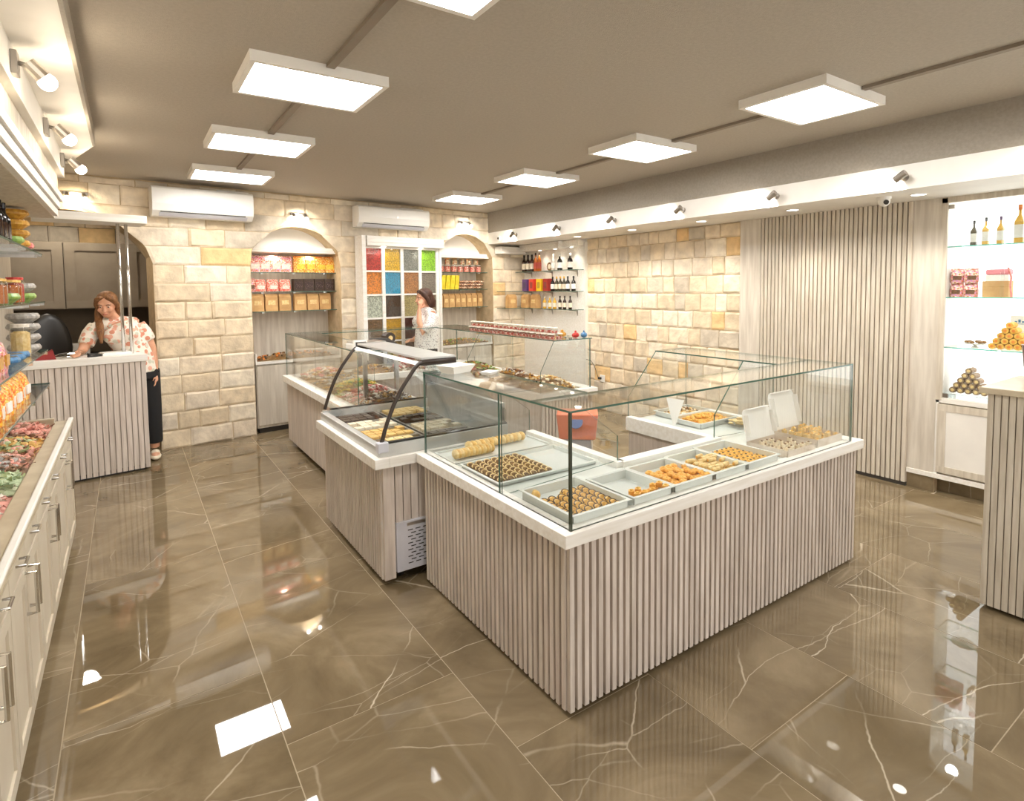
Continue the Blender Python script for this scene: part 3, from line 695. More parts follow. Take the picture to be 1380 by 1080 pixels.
for nm, rgb, rgb2 in (('cd_red', (205, 70, 58), (170, 40, 40)), ('cd_pink', (232, 150, 140), (214, 112, 108)), ('cd_gold', (216, 168, 70), (186, 130, 50)), ('cd_green', (150, 180, 90), (112, 150, 70)), ('cd_mint', (196, 210, 176), (168, 188, 150)), ('cd_brown', (122, 84, 56), (92, 60, 40)), ('cd_white', (236, 230, 218), (214, 204, 188)), ('cd_blue', (84, 140, 180), (60, 110, 160)), ('cd_silver', (190, 186, 180), (150, 146, 140)), ('cd_yellow', (240, 214, 80), (226, 190, 50)), ('cd_orange', (240, 150, 60), (224, 120, 44)), ('cd_purple', (110, 84, 120), (84, 60, 96))):
    MAT[nm] = flat(nm, rgb, .35, rgb2, 50)
LZ = .701
segs = [(3.99, 4.32, ('cd_brown', 'cd_white', 'cd_gold'), 'brown and cream candies beside the chiller'), (4.32, 4.68, ('cd_red', 'cd_pink', 'cd_white'), 'red foil candies'), (4.68, 5.08, ('cd_yellow', 'cd_green', 'cd_gold'), 'bright yellow wrapped candies'), (5.12, 5.55, ('cd_silver', 'cd_gold', 'cd_brown'), 'silver and gold wrapped candies'), (5.55, 6.1, ('cd_pink', 'cd_gold', 'cd_white'), 'pink and gold wrapped candies at the far end')]
for y0, y1, ms, nm in segs: heap('heap of %s in the rear counter' % nm, 'candy', 1.42, 1.84, y0, y1, LZ, .1, 120, .023, ms)
for x0, x1, ms, nm in ((1.95, 2.35, ('cd_gold', 'cd_brown'), 'toffee brown'), (2.38, 2.75, ('cd_pink', 'cd_red', 'cd_white'), 'pink striped')): heap('heap of %s candies in the back run of the rear counter' % nm, 'candy', x0, x1, 5.74, 6.1, LZ, .08, 80, .017, ms)
for y0, y1, ms, nm in ((3.8, 4.25, ('p_white', 'p_pale', 'cd_gold'), 'cream and gold nougat'), (4.3, 4.9, ('cd_gold', 'cd_brown', 'cd_white'), 'caramel'), (5.0, 5.6, ('cd_green', 'cd_gold', 'cd_brown'), 'green and gold')): heap('heap of %s sweets in the right wing of the rear counter' % nm, 'candy', 2.87, 3.28, y0, y1, LZ, .1, 110, .018, ms)
# tubs of candy on the right wing glass
lid_me = MB().lathe([(.034, 0), (.036, .004), (.034, .009)], 10)
MAT['mix_tub'] = dots('red_pink_candies', srgb(226, 120, 110), [srgb(240, 190, 180), srgb(206, 70, 64), srgb(246, 230, 220)], 70, .4, .4)
tub = thing('candy_tub', 'small clear tub of red and pink candies stacked on the rear counter glass', 'tub', (0, 0, 0), 0, 'candy tubs stacked on the rear counter')
MB().lathe([(.026, 0), (.033, .04)], 10).build('cup', 'clear', tub); MB().lathe([(.024, .002), (.028, .022)], 8).build('filling', 'mix_tub', tub)
MB().lathe([(.034, .04), (.035, .045), (.03, .05)], 10).build('lid', 'cd_white', tub)
for L in range(2):
    for i in range(17):
        for j in range(2 if L == 0 else 1):
            c = place(tub, (2.985+j*.08+L*.03+random.uniform(-.004, .004), 3.83+i*.085, 1.158+L*.0505), random.random())
for i, (nm, mt, lb) in enumerate((('candy_bag', 'cd_gold', 'small gold candy bag beside the tubs'), ('candy_bag', 'cd_red', 'red candy bag on the end of the rear counter glass'), ('candy_bag', 'cd_blue', 'blue candy packet on the end of the rear counter glass'))):
    tag(MB().ell((0, 0, .025), (.045, .03, .025), 8, 6).ell((0, 0, .055), (.02, .008, .012), 6, 4).build(nm, mt, None, ((3.2, 3.95), (3.23, 3.80), (3.30, 3.77))[i]+(1.158,), .4*i), lb, 'candy')
# weighing scale and receipt printer
sc = thing('weighing_scale', 'light grey weighing scale with a slanted display on the rear counter glass', 'scale', (1.47, 4.12, 1.158), .1)
MB().box(-.13, .12, -.09, .1, 0, .045).build('body', 'plastic', sc, bevel=.008)
MB().box(-.12, .11, -.085, .09, .05, .058).build('pan', 'steel', sc, bevel=.003)
hd = MB().hexa([(-.15, -.10, .0), (-.03, -.10, 0), (-.03, -.06, 0), (-.15, -.06, 0), (-.14, -.075, .075), (-.04, -.075, .075), (-.04, -.055, .075), (-.14, -.055, .075)]).build('display_head', 'plastic', sc)
MB().hexa([(-.135, -.0965, .02), (-.045, -.0965, .02), (-.045, -.09, .02), (-.135, -.09, .02), (-.13, -.0822, .062), (-.05, -.0822, .062), (-.05, -.07, .062), (-.13, -.07, .062)]).build('screen', 'dark', hd)
pr_ = thing('tape_dispenser', 'dark desktop tape dispenser behind the chiller top', 'dispenser', (1.66, 4.30, 1.158), .15)
MB().hexa([(-.12, -.045, 0), (.12, -.045, 0), (.12, .045, 0), (-.12, .045, 0), (-.1, -.04, .06), (.03, -.04, .06), (.03, .04, .06), (-.1, .04, .06)]).build('body', 'dark', pr_, bevel=.008)
MB().tube([(.05, -.035, .055), (.05, .035, .055)], .045, 14).build('roll', 'brown_black', pr_)
MB().tube([(.05, -.037, .055), (.05, .037, .055)], .02, 12).build('core', 'p_pale', pr_)
sl_ = MB().box(1.46, 1.82, 4.19, 4.42, 1.12, 1.128); sl_.box(1.5, 1.53, 4.3, 4.33, .71, 1.12).box(1.76, 1.79, 4.3, 4.33, .71, 1.12)
Rp(sl_, 'bracket_shelf', 'steel')
# orange crate standing inside the front counter
CRX, CRY = 2.70, 3.16
cr_ = thing('plastic_crate', 'orange plastic crate with a blue round mark on grey legs behind the counter glass', 'crate', (CRX, CRY, 0), -.72)
MB().hexa([(-.13, -.09, .50), (.13, -.09, .50), (.13, .09, .50), (-.13, .09, .50), (-.15, -.11, .69), (.15, -.11, .69), (.15, .11, .69), (-.15, .11, .69)]).build('tub', flat('orange_plastic', (236, 128, 92), .4), cr_, bevel=.01)
MB().tube([(-.01, -.098, .635), (-.01, -.1115, .64)], .05, 18).build('round_mark', flat('blue_print', (96, 120, 176), .5), cr_)
MB().box(-.10, .10, -.08, .08, .0, .50).build('base', flat('grey_blue_plastic', (150, 160, 170), .5), cr_, bevel=.01)
ORD = ['first', 'second', 'third', 'fourth', 'fifth', 'sixth', 'seventh', 'eighth', 'ninth']
# ================================================================ ceiling lights
def led(loc, label):
    t = thing('ceiling_light', label, 'light', loc, 0, 'square LED ceiling panels')
    w, d, h, f = .66, .51, .05, .026
    MB().box(0, w, 0, f, -h, 0).box(0, w, d-f, d, -h, 0).box(0, f, f, d-f, -h, 0).box(w-f, w, f, d-f, -h, 0).box(f, w-f, f, d-f, -.012, 0).build('frame', 'white_paint', t)
    MB().box(f, w-f, f, d-f, -h+.004, -h+.008).build('diffuser', 'panel_light', t)
ys1, ys2 = (1.45, 2.83, 4.22, 5.575), (.2, 1.575, 2.90, 4.28, 5.655)
for i, y in enumerate(ys1): led((.50, y, CEIL), ORD[3-i]+' white-framed LED ceiling panel from the stone wall, in the row along the aisle')
for i, y in enumerate(ys2): led((3.035, y, CEIL), ORD[4-i]+' white-framed LED ceiling panel from the stone wall, in the row over the counter wings')
for x, ys in ((.86, ys1), (3.42, ys2)):
    for k_, (a, b) in enumerate(zip(ys[:-1], ys[1:])): tag(MB().box(x-.02, x+.02, a+.515, b-.005, CEIL-.018, CEIL).build('cable_duct', 'duct', None), ORD[len(ys)-2-k_]+' taupe cable duct from the stone wall between LED panels '+('along the aisle' if x < 2 else 'over the counter wings'), 'cable duct', 'ceiling cable ducts')
# ---- spots on the white fascia
def fascia_spot(y, i):
    t = thing('spotlight', ORD[i]+' small nickel spotlight from the corner shelving on the white fascia', 'spotlight', (4.37, y, 2.315), 0, 'fascia spotlights')
    MB().tube([(0, 0, 0), (-.016, 0, 0)], .026, 14).build('base', 'nickel', t)
    MB().tube([(-.016, 0, 0), (-.06, 0, -.008)], .006, 6).build('arm', 'nickel', t)
    MB().tube([(-.075, -.035, .02), (-.075, .03, -.022)], .024, 12).build('head', 'nickel', t)
    MB().tube([(-.075, .030, -.022), (-.075, .033, -.024)], .019, 12).build('bulb', 'bulb_white', t)
    spot_light('spotlight_beam', (-.075, .04, -.03), (.75, .55, -.35), SPOT_W, math.radians(140), (1, .93, .82), t, .02)
for i, y in enumerate((6.357, 5.43, 4.487, 3.577, 2.645, 1.731, .85)): fascia_spot(y, i)
def downlight(x, y, z, lab, grp, w=DOWN_W, r=.045, sz=100):
    t = thing('downlight', lab, 'downlight', (x, y, z), 0, grp)
    MB().lathe([(r, -.004), (r+.012, -.004), (r+.012, 0), (r, 0)], 18, cap=False).build('ring', 'white_paint', t)
    MB().lathe([(.001, -.003), (r, -.003)], 18).build('lens', 'downlight', t)
    spot_light('downlight_beam', (0, 0, -.012), (0, 0, -1), w, math.radians(sz), (1, .92, .8), t, .03)
for i, y in enumerate((5.486, 4.553, 3.626, 2.699, 1.772, .85)): downlight(4.70, y, SOF, ORD[i]+' round recessed soffit downlight from the corner shelving', 'soffit downlights')
dc = thing('security_camera', 'white dome security camera under the soffit before the slatted wall', 'camera', (4.62, 1.96, SOF))
MB().lathe([(.045, -.018), (.048, 0)], 18).build('base', 'plastic', dc); MB().ell((0, 0, -.03), (.04, .04, .04), 16, 10).build('dome', 'plastic', dc, smooth=True)
MB().tube([(-.022, -.02, -.038), (-.034, -.03, -.044)], .017, 14).build('lens', 'black', dc)
c2 = thing('security_camera', 'small round black-eyed camera on the fascia corner', 'camera', (4.37, 6.775, 2.30))
MB().tube([(0, 0, 0), (-.02, 0, 0)], .035, 16).build('base', 'plastic', c2); MB().tube([(-.02, 0, 0), (-.028, 0, 0)], .017, 12).build('lens', 'black', c2)
# ---- spots on the left upright
def left_spot(y, z, lab, dy=.0):
    t = thing('spotlight', lab, 'spotlight', (-.34, y, z), 0, 'left wall spotlights')
    MB().box(0, .022, -.035, .035, -.045, .045).build('base', 'nickel', t, bevel=.003)
    MB().tube([(.022, 0, .0), (.06, 0, -.01)], .005, 6).tube([(.022, 0, .01), (.06, 0, 0)], .005, 6).build('arm', 'nickel', t)
    MB().tube([(.05, -.005, .012), (.095, .01, -.035)], [.026, .03], 12).build('head', 'nickel', t)
    MB().ell((.107, .014, -.05), (.034, .034, .034), 12, 8).build('bulb', 'bulb', t, smooth=True)
    ld = bpy.data.lights.new('bulb_light', 'POINT'); ld.energy = 2.4; ld.color = (1, .84, .64); ld.shadow_soft_size = .03
    lo_ = bpy.data.objects.new('bulb_light', ld); COL.objects.link(lo_); lo_.location = (.135, .03, -.085); lo_.parent = t
left_spot(2.98, 2.50, 'satin nickel spotlight on the left upright above the candy bins')
left_spot(4.02, 2.50, 'satin nickel spotlight on the left upright above the shelf end')
left_spot(4.95, 2.50, 'satin nickel spotlight at the end of the left upright')
left_spot(1.95, 2.50, 'satin nickel spotlight on the left upright farthest from the cash desk')
# ---- wall lamps above the arches
def wall_lamp(u, z, lab, warm, pw):
    p = W(u, -.025, z); t = thing('wall_lamp', lab, 'lamp', p, BW, 'twin wall lamps above the arches')
    MB().box(-.09, .09, -.02, .015, .05, .08).build('bar', 'nickel', t, bevel=.004)
    for s_ in (-.06, .06):
        MB().tube([(s_, -.03, .06), (s_*1.1, -.07, .02)], [.016, .02], 10).build('head', 'nickel', t)
        MB().ell((s_*1.12, -.08, .005), (.022, .022, .022), 10, 8).build('bulb', 'bulb' if warm else 'bulb_white', t, smooth=True)
    spot_light('wall_lamp_beam', (0, -.13, .02), (0, .8, -.6), pw, math.radians(150), (1, .8, .55) if warm else (1, .95, .88), t, .04)
wall_lamp(1.40, 2.40, 'twin nickel wall lamp above the middle arch', False, 12)
wall_lamp(3.70, 2.46, 'twin nickel wall lamp above the arch nearest the fascia', False, 12)
wall_lamp(-.62, 2.44, 'twin nickel wall lamp glowing warm above the cash desk board', True, 8)
# ================================================================ air conditioners
def aircon(u0, u1, z0, z1, lab):
    t = thing('air_conditioner', lab, 'air conditioner', W(u0, -.021, z0), BW, 'wall air conditioners'); w, h = u1-u0, z1-z0
    prof = [(0, 0), (-.12, .0), (-.18, .05), (-.195, .12), (-.19, h-.02), (-.17, h), (0, h)]
    MB().prism(prof, 0, w, 'x').build('body', 'plastic', t, bevel=.006)
    MB().hexa([(.06, -.151, .018), (w-.06, -.151, .018), (w-.06, -.125, .0), (.06, -.125, .0), (.06, -.168, .034), (w-.06, -.168, .034), (w-.06, -.12, .03), (.06, -.12, .03)]).build('louvre', 'grille', t)
    MB().box(.07, w-.08, -.178, -.16, .038, .046).build('slot', 'dark', t)
    MB().tube([(w*.53, -.193, h*.55), (w*.53, -.1965, h*.55)], .008, 8).build('badge', 'steel', t)
    MB().box(w*.66, w*.99, -.05, 0, h, h+.03).build('pipe_cover', 'plastic', t)
aircon(-.05, .87, 2.335, 2.62, 'white split air conditioner above the stone pier')
aircon(2.05, 3.03, 2.357, 2.61, 'white split air conditioner above the candy dispenser wall')
# ================================================================ niche shelving in the arches
def cornice(parent, u0, u1, v0, v1, z0, z1, n=3):
    MB().box(u0, u1, v0, v1, z0, z1).build('cornice_board', 'wood_white', parent)
    for i in range(n):
        MB().box(u0, u1, v0-.014+.004*i, v0, z0+(z1-z0)*(i+.12)/n, z0+(z1-z0)*(i+.78)/n).build('cornice_slat', 'wood_white', parent)
def niche(u0, u1, shelves, lab):
    t = thing('niche_shelving', lab, 'shelf unit', P0, BW)
    MB().box(u0-.1, u1+.12, D, D+.03, 0, CEIL).build('back_panel', 'wood_grey', t)
    MB().box(u0+.14, u1-.0, D-.16, D, 2.10, 2.42).build('top_board', 'white_paint', t)
    cornice(t, u0+.005, u1-.005, .10, D, 2.035, 2.10)
    for z in shelves: MB().slab(u0+.004, u1-.004, .12, D-.001, z-.008, z, 'z').build('glass_shelf', ('glass', 'glass_edge'), t)
    for z in shelves:
        for u in (u0+.15, (u0+u1)/2, u1-.15): MB().box(u-.012, u+.012, .13, .17, z-.022, z-.008).build('shelf_clip', 'steel', t)
    for u in (u0+.3, u1-.3): spot_light('shelf_light', (u, .2, 2.02), (0, .2, -1), 8, math.radians(150), (1, .9, .74), t, .04)
    return t
niche(.873, 1.89, (1.81, 1.59, 1.365), 'glass niche shelving with white cornice inside the middle arch')
niche(3.26, 4.22, (1.835, 1.59, 1.335), 'glass niche shelving with white cornice inside the arch by the corner')
# goods -------------------------------------------------------------------------------
def bag_me(w, d, h, m1, m2, name='snack_bag', label_box=True):
    """filled bag with a crimped top"""
    mb = MB(); prof = [(1, 1, 0), (1.04, 1.08, .18), (1.02, 1.05, .5), (.96, .7, .78), (.94, .16, .92), (.94, .08, 1)]
    n = 10; rings = []
    for sx, sy, z in prof:
        rings.append([(sx*w/2*math.copysign(abs(math.cos(2*PI*k/n+.31))**.5, math.cos(2*PI*k/n+.31)), sy*d/2*math.copysign(abs(math.sin(2*PI*k/n+.31))**.6, math.sin(2*PI*k/n+.31)), z*h) for k in range(n)])
    v = [p for r in rings for p in r]; f = [tuple(range(n-1, -1, -1)), tuple((len(prof)-1)*n+k for k in range(n))]
    for i in range(len(prof)-1):
        for k in range(n): f.append((i*n+k, i*n+(k+1) % n, (i+1)*n+(k+1) % n, (i+1)*n+k))
    mb.add(v, f)
    if label_box: mb.mat(1).box(-w*.3, w*.3, -d*.56, -d*.4, h*.2, h*.5)
    return mb.mesh(name, [m1, m2])
def jar_proto(name, label, cat, group, r, h, fill_mat, lid_mat, lidr=1.02):
    t = thing(name, label, cat, (0, 0, 0), 0, group)
    MB().lathe([(r*.94, 0), (r, .006), (r, h*.8), (r*.86, h*.9), (r*.86, h*.93)], 12).build('jar', 'clear', t, smooth=True)
    MB().lathe([(r*.9, .004), (r*.93, h*.72), (r*.6, h*.78)], 10).build('filling', fill_mat, t)
    MB().lathe([(r*.88*lidr, h*.9), (r*.9*lidr, h*.98), (r*.86*lidr, h)], 12).build('lid', lid_mat, t)
    return t
MAT['mix_pink'] = dots('mixed_pink_sweets', srgb(230, 180, 170), [srgb(236, 120, 120), srgb(240, 226, 200), srgb(214, 140, 190), srgb(190, 120, 70)], 60, .42, .4)
MAT['mix_orange'] = dots('mixed_orange_sweets', srgb(240, 160, 60), [srgb(250, 196, 70), srgb(226, 110, 40), srgb(250, 220, 150)], 60, .42, .4)
MAT['mix_coral'] = dots('mixed_coral_sweets', srgb(236, 150, 130), [srgb(240, 120, 100), srgb(246, 220, 200), srgb(226, 90, 80)], 60, .4, .4)
MAT['choc_label'] = dots('dark_printed_pack', srgb(52, 30, 24), [srgb(110, 70, 60), srgb(170, 140, 130)], 90, .2, .4)
MAT['mix_green'] = dots('mixed_green_sweets', srgb(220, 190, 150), [srgb(150, 180, 80), srgb(236, 130, 110), srgb(246, 230, 200)], 60, .4, .4)
def sit(me_or_proto, u, v, z, rz=0, name=None, label=None, cat=None, group=None, rot=None):
    p = W(u, v, z)
    if isinstance(me_or_proto, bpy.types.Mesh):
        o = put(name, me_or_proto, None, p, BW+rz)
        if rot: o.rotation_euler = rot
        return tag(o, label, cat, group)
    return place(me_or_proto, p, BW+rz, label, group)
e_ = .0005
# middle arch, top shelf
pb = bag_me(.15, .08, .19, 'mix_pink', 'cd_white')
for i, u in enumerate((.965, 1.085, 1.20, 1.315)): sit(pb, u, .22, 1.81+e_, .1*(-1)**i, 'sweets_bag', ORD[i]+' pink and brown sweets bag from the cash desk side, top shelf of middle arch', 'bag', 'mixed sweets bags, middle arch')
ob = bag_me(.145, .09, .195, 'mix_orange', 'cd_yellow')
for i, u in enumerate((1.475, 1.605, 1.73, 1.845)): sit(ob, u-.01*(i == 3), .22, 1.81+e_, .08*(-1)**i, 'sweets_bag', ORD[i]+' orange jelly sweets bag from the pink ones, top shelf of middle arch', 'bag', 'orange sweets bags, middle arch')
for i, u in enumerate((1.02, 1.16, 1.30)): sit(bag_me(.13, .09, .14, 'mix_coral', 'cd_white') if i == 0 else cb_, u, .22, 1.59+e_, .05, 'sweets_bag', ORD[2-i]+' coral pink sweets bag from the dark chocolate packs in the middle arch', 'bag', 'coral sweets bags, middle arch'); cb_ = bpy.data.objects[-1].data if False else [o.data for o in COL.objects if o.name.startswith('sweets_bag')][-1]
sit(bag_me(.1, .08, .15, 'mix_pink', 'cd_brown'), .925, .22, 1.59+e_, 0, 'sweets_bag', 'dark pink sweets bag beside the left jamb of the middle arch', 'bag')
dk = MB().box(-.06, .06, -.035, .035, 0, .145); dk.mat(1).box(-.045, .045, -.037, -.035, .03, .11); dk = dk.mesh('chocolate_pack', ['p_dark', 'choc_label'])
for i in range(4): sit(dk, 1.445+.125*i, .2, 1.59+e_, .03*(-1)**i, 'chocolate_pack', ORD[i]+' dark chocolate pack from the coral bags in the middle arch', 'box', 'dark chocolate packs')
def kraft(w, d, h):
    mb = MB().prism([(-d/2, 0), (d/2, 0), (d/2*.9, h*.82), (.006, h), (-.006, h), (-d/2*.9, h*.82)], -w/2, w/2, 'x'); mb.mat(1).box(-w*.3, w*.3, -d/2-.002, -d/2*.93, h*.36, h*.62)
    return mb.mesh('kraft_pack', ['kraft', 'p_pale'])
kp = kraft(.135, .07, .195)
for i, u in enumerate((.985, 1.14, 1.29, 1.47, 1.62, 1.77)): sit(kp, u, .22, 1.365+e_, .04*(-1)**i, 'kraft_pack', ORD[i]+' kraft pack from the cash desk side, lowest shelf of the middle arch', 'box', 'kraft packs, middle arch')
# corner arch
jp = jar_proto('sweets_jar', 'clear jar of coral and cream sweets on the top shelf of the corner arch', 'jar', 'sweets jars, corner arch', .045, .105, 'mix_coral', 'cd_white')
for i in range(8): sit(jp, 3.345+.108*i, .2, 1.835+e_, .2*i, label=ORD[i]+' jar of coral sweets from the dispenser, top shelf of the corner arch')
jg = jar_proto('sweets_jar', 'clear jar of green and pink sweets stacked on the coral jars', 'jar', 'stacked sweets jars, corner arch', .042, .09, 'mix_green', 'p_gold')
for i in range(5): sit(jg, 3.56+.125*i, .2, 1.941, .3*i, label=ORD[i]+' green and pink sweets jar from the dispenser, stacked on coral jars')
yb = MB().hexa([(-.035, -.05, 0), (.035, -.05, 0), (.035, .03, 0), (-.035, .03, 0), (.01, -.03, .2), (.065, -.03, .2), (.065, .03, .2), (.01, .03, .2)]).mesh('yellow_pack', flat('yellow_packet', (240, 222, 70), .4, (222, 196, 40), 18))
for i in range(5): sit(yb, 3.37+.078*i, .2, 1.59+e_, 0, 'yellow_pack', ORD[i]+' leaning yellow packet from the dispenser in the corner arch', 'box', 'leaning yellow packets')
wb_ = bag_me(.2, .2, .055, 'brown_white', 'cd_white', label_box=False) if False else None
MAT['brown_white'] = dots('brown_cream_sachet', srgb(196, 150, 116), [srgb(240, 222, 200), srgb(110, 66, 44)], 40, .4, .45)
sb = MB().ell((0, 0, .022), (.1, .07, .022), 10, 6).mesh('snack_sachet', 'brown_white')
for i in range(9): sit(sb, 3.80+.13*(i % 3)+.02*(i//3), .2, 1.59+e_+.042*(i//3), .15*(-1)**i, 'snack_sachet', 'brown and cream snack sachet lying in a pile in the corner arch', 'sachet', 'piled snack sachets')
kq = kraft(.088, .07, .195)
for i in range(9): sit(kq, 3.325+.1*i, .22, 1.335+e_, .06*(-1)**i, 'kraft_pack', ORD[i]+' slim kraft bag from the dispenser on the lowest shelf of the corner arch', 'bag', 'kraft bags, corner arch')
# low cabinets in both niches
def low_cab(u0, u1, lab, mats):
    t = thing('low_cabinet', lab, 'cabinet', W(u0, .03, 0), BW); w = u1-u0
    MB().box(.005, w-.005, 0, D-.04, .06, .78).build('body', 'wood_grey', t)
    MB().box(.03, w-.03, .03, D-.06, 0, .06).build('plinth', 'dark', t)
    nd = 2
    for i in range(nd):
        d_ = MB().box(w*i/nd+.012, w*(i+1)/nd-.008, -.018, 0, .09, .76).build('door', 'wood_grey', t, bevel=.003)
        MB().tube([(w*(i+.5)/nd+.1*(1-2*i), -.03, .5), (w*(i+.5)/nd+.1*(1-2*i), -.03, .62)], .005, 6).build('handle', 'nickel', d_)
    MB().box(0, w, -.03, D-.04, .78, .81).build('top_board', 'wood_white', t)
    for a, b in ((0, .015), (w-.015, w)): MB().box(a, b, -.02, D-.05, .81, .9).build('bin_side', 'wood_white', t)
    MB().box(.015, w-.015, -.02, -.01, .81, .87).build('bin_front', 'glass_pale', t)
    p = W(u0, .03, 0)
    heap(lab.split(' under')[0].replace('pale wood low cabinet', 'nuts and sweets in the bin of the low cabinet'), 'sweets', .03, w-.03, .0, D-.08, .81, .06, 130, .014, mats, 'ball', p, BW)
low_cab(.89, 1.87, 'pale wood low cabinet standing in the middle arch under its shelves', ('cd_orange', 'p_brown', 'cd_gold', 'p_dark'))
low_cab(3.28, 4.20, 'pale wood low cabinet standing in the corner arch under its shelves', ('cd_gold', 'p_pale', 'cd_green'))
# ================================================================ candy dispenser wall
dw = thing('candy_dispenser', 'white frame cabinet with four columns of coloured candy windows on the stone wall', 'cabinet', W(2.07, -.13, 0), BW)
DWW = 1.15
MB().box(0, DWW, .0, .10, 0, 2.25).build('carcass', 'wood_white', dw)
cols = [[(206, 62, 52), (238, 186, 56), (150, 146, 138), (160, 212, 54)], [(246, 142, 30), (50, 160, 200), (190, 122, 64), (140, 124, 112)], [(214, 214, 196), (74, 52, 34), (206, 184, 126), (150, 124, 92)], [(134, 94, 54), (236, 178, 44), (122, 52, 40), (226, 196, 130)], [(96, 82, 66), (226, 176, 60), (140, 100, 70), (180, 150, 110)]]
for r in range(5):
    for c in range(4):
        rgb = cols[r][c]; rgb2 = tuple(int(x*.72) for x in rgb)
        u0 = .072+.262*c; zt = 2.105-.291*r
        key = 'dragee_%d_%d' % (r, c); MAT[key] = pm(key, srgb(*rgb), srgb(*rgb2), scale=75, rough=.35, bump=.8, bscale=80, lo=.42, hi=.6)
        wn = MB().box(u0, u0+.219, -.004, .002, zt-.27, zt).build('candy_window', key, dw)
        MB().box(u0, u0+.219, -.0105, -.0085, zt-.27, zt).build('pane', 'glass_pale', wn)
for c in range(5): MB().box(.072+.262*c-.043, .072+.262*c, -.028, 0, .62, 2.11).build('stile', 'wood_white', dw, bevel=.003)
for r in range(6): MB().box(.03, DWW-.03, -.026, 0, 2.105-.291*r, 2.105-.291*r+.021).build('rail', 'wood_white', dw)
cornice(dw, .07, DWW+.01, -.09, 0, 2.13, 2.25, 3)
MB().box(0, .05, -.10, 0, 0, 2.25).build('side_board', 'wood_white', dw); MB().box(DWW-.03, DWW, -.05, 0, 0, 2.13).build('side_board', 'wood_white', dw)
MB().box(.05, DWW-.03, -.03, 0, 0, .62).build('base_board', 'wood_white', dw)
for u in (.31, .84):
    MB().lathe([(.001, 0), (.03, 0)], 14, (u, -.05, 2.129)).build('lens', 'downlight', dw)
    spot_light('cornice_light', (u, -.06, 2.12), (0, .1, -1), 2.5, math.radians(120), (1, .92, .78), dw, .03)
# ================================================================ bottle shelves in the right-hand corner
bs = thing('corner_shelving', 'L-shaped glass corner shelving with slatted white cornice beside the stone wall', 'shelf unit', (XR, 6.4, 0))
def Bp(mb, name, mats, **k): return mb.build(name, mats, bs, rel=True, **k)
def yb_at(x): return P0.y+(x-P0.x)*math.tan(BW)
for z in (1.838, 1.552, 1.305):
    x0 = 4.86
    poly = [(x0, 5.75), (XR-.013, 5.75), (XR-.013, yb_at(XR)-.035), (x0, yb_at(x0)-.035)]
    if z < 1.7: poly = [(x0, 5.75), (XR-.013, 5.75), (XR-.013, yb_at(XR)-.035), (4.50, yb_at(4.5)-.035), (4.50, yb_at(4.5)-.2), (x0, yb_at(x0)-.2)]
    Bp(MB().prism(poly, z-.008, z, 'z', em=1), 'glass_shelf', ('glass', 'glass_edge'))
    for y in (5.9, 6.45, 6.95): Bp(MB().prism([(XR-.013, z-.09), (XR-.013, z-.008), (4.9, z-.008), (4.9, z-.016), (XR-.03, z-.03)], y-.006, y+.006, 'y'), 'bracket', 'nickel')
Bp(MB().box(4.86, XR-.013, 6.06, 7.0, 2.135, 2.23), 'cornice_board', 'wood_white')
for i in range(3): Bp(MB().box(4.846+.004*i, 4.86, 6.06, 6.98, 2.14+.032*i, 2.162+.032*i), 'cornice_slat', 'wood_white')
Bp(MB().box(4.93, XR-.013, 5.74, 6.06, 2.15, 2.23), 'cornice_board', 'wood_white')
for y in (5.9, 6.25, 6.6):
    spot_light('cornice_light', (4.95-bs.location[0], y-bs.location[1], 2.12), (0, 0, -1), 2.2, math.radians(120), (1, .93, .8), bs, .03)
    Bp(MB().lathe([(.001, 0), (.025, 0)], 12, (4.95, y, 2.134)), 'lens', 'downlight')
def bottle(label, group, glass_m, label_m, cap_m, h=.22, r=.028, square=False):
    t = thing('bottle', label, 'bottle', (0, 0, 0), 0, group); n = 4 if square else 12; k = 1.25 if square else 1
    MB().lathe([(r*.9*k, 0), (r*k, .006), (r*k, h*.56), (r*.75, h*.66), (r*.36, h*.74), (r*.34, h*.9)], n).build('glass_body', glass_m, t, smooth=not square)
    MB().lathe([(r*1.02*k, h*.14), (r*1.02*k, h*.48)], n).build('paper_label', label_m, t)
    MB().lathe([(r*.4, h*.86), (r*.42, h*.98), (r*.38, h)], 10).build('cap', cap_m, t)
    return t
MAT['b_dark'] = pm('dark_liquor_glass', srgb(52, 30, 20), rough=.08); MAT['b_amber'] = pm('amber_liquor_glass', srgb(176, 96, 36), rough=.08)
MAT['b_black'] = pm('black_bottle_glass', srgb(24, 20, 20), rough=.08); MAT['b_clear'] = pm('pale_bottle_glass', srgb(216, 208, 196), rough=.08); MAT['b_oil'] = pm('golden_oil_glass', srgb(226, 176, 60), rough=.1); MAT['b_green'] = pm('olive_bottle_glass', srgb(70, 66, 50), rough=.1)
MAT['lab_cream'] = flat('cream_label', (240, 228, 204), .6); MAT['lab_red'] = flat('red_label', (176, 70, 52), .6); MAT['lab_white'] = flat('white_label', (246, 244, 238), .6)
B1 = bottle('dark round bottle with cream label on the top corner shelf', 'dark bottles, top corner shelf', 'b_dark', 'lab_cream', 'b_black', .25, .034)
B2 = bottle('amber red bottle on the top corner shelf', 'amber bottles, top corner shelf', 'b_amber', 'lab_red', 'b_dark', .27, .03)
B3 = bottle('black tapered bottle with white label on the top corner shelf', 'black bottles, top corner shelf', 'b_black', 'lab_white', 'lab_white', .22, .036)
for pr2, pts in ((B1, ((4.95, 7.0), (4.95, 6.90), (4.95, 6.80))), (B2, ((4.95, 6.71), (4.95, 6.62))), (B3, ((4.95, 6.15), (4.95, 5.93)))):
    for p in pts: place(pr2, (p[0], p[1], 1.8385), .3)
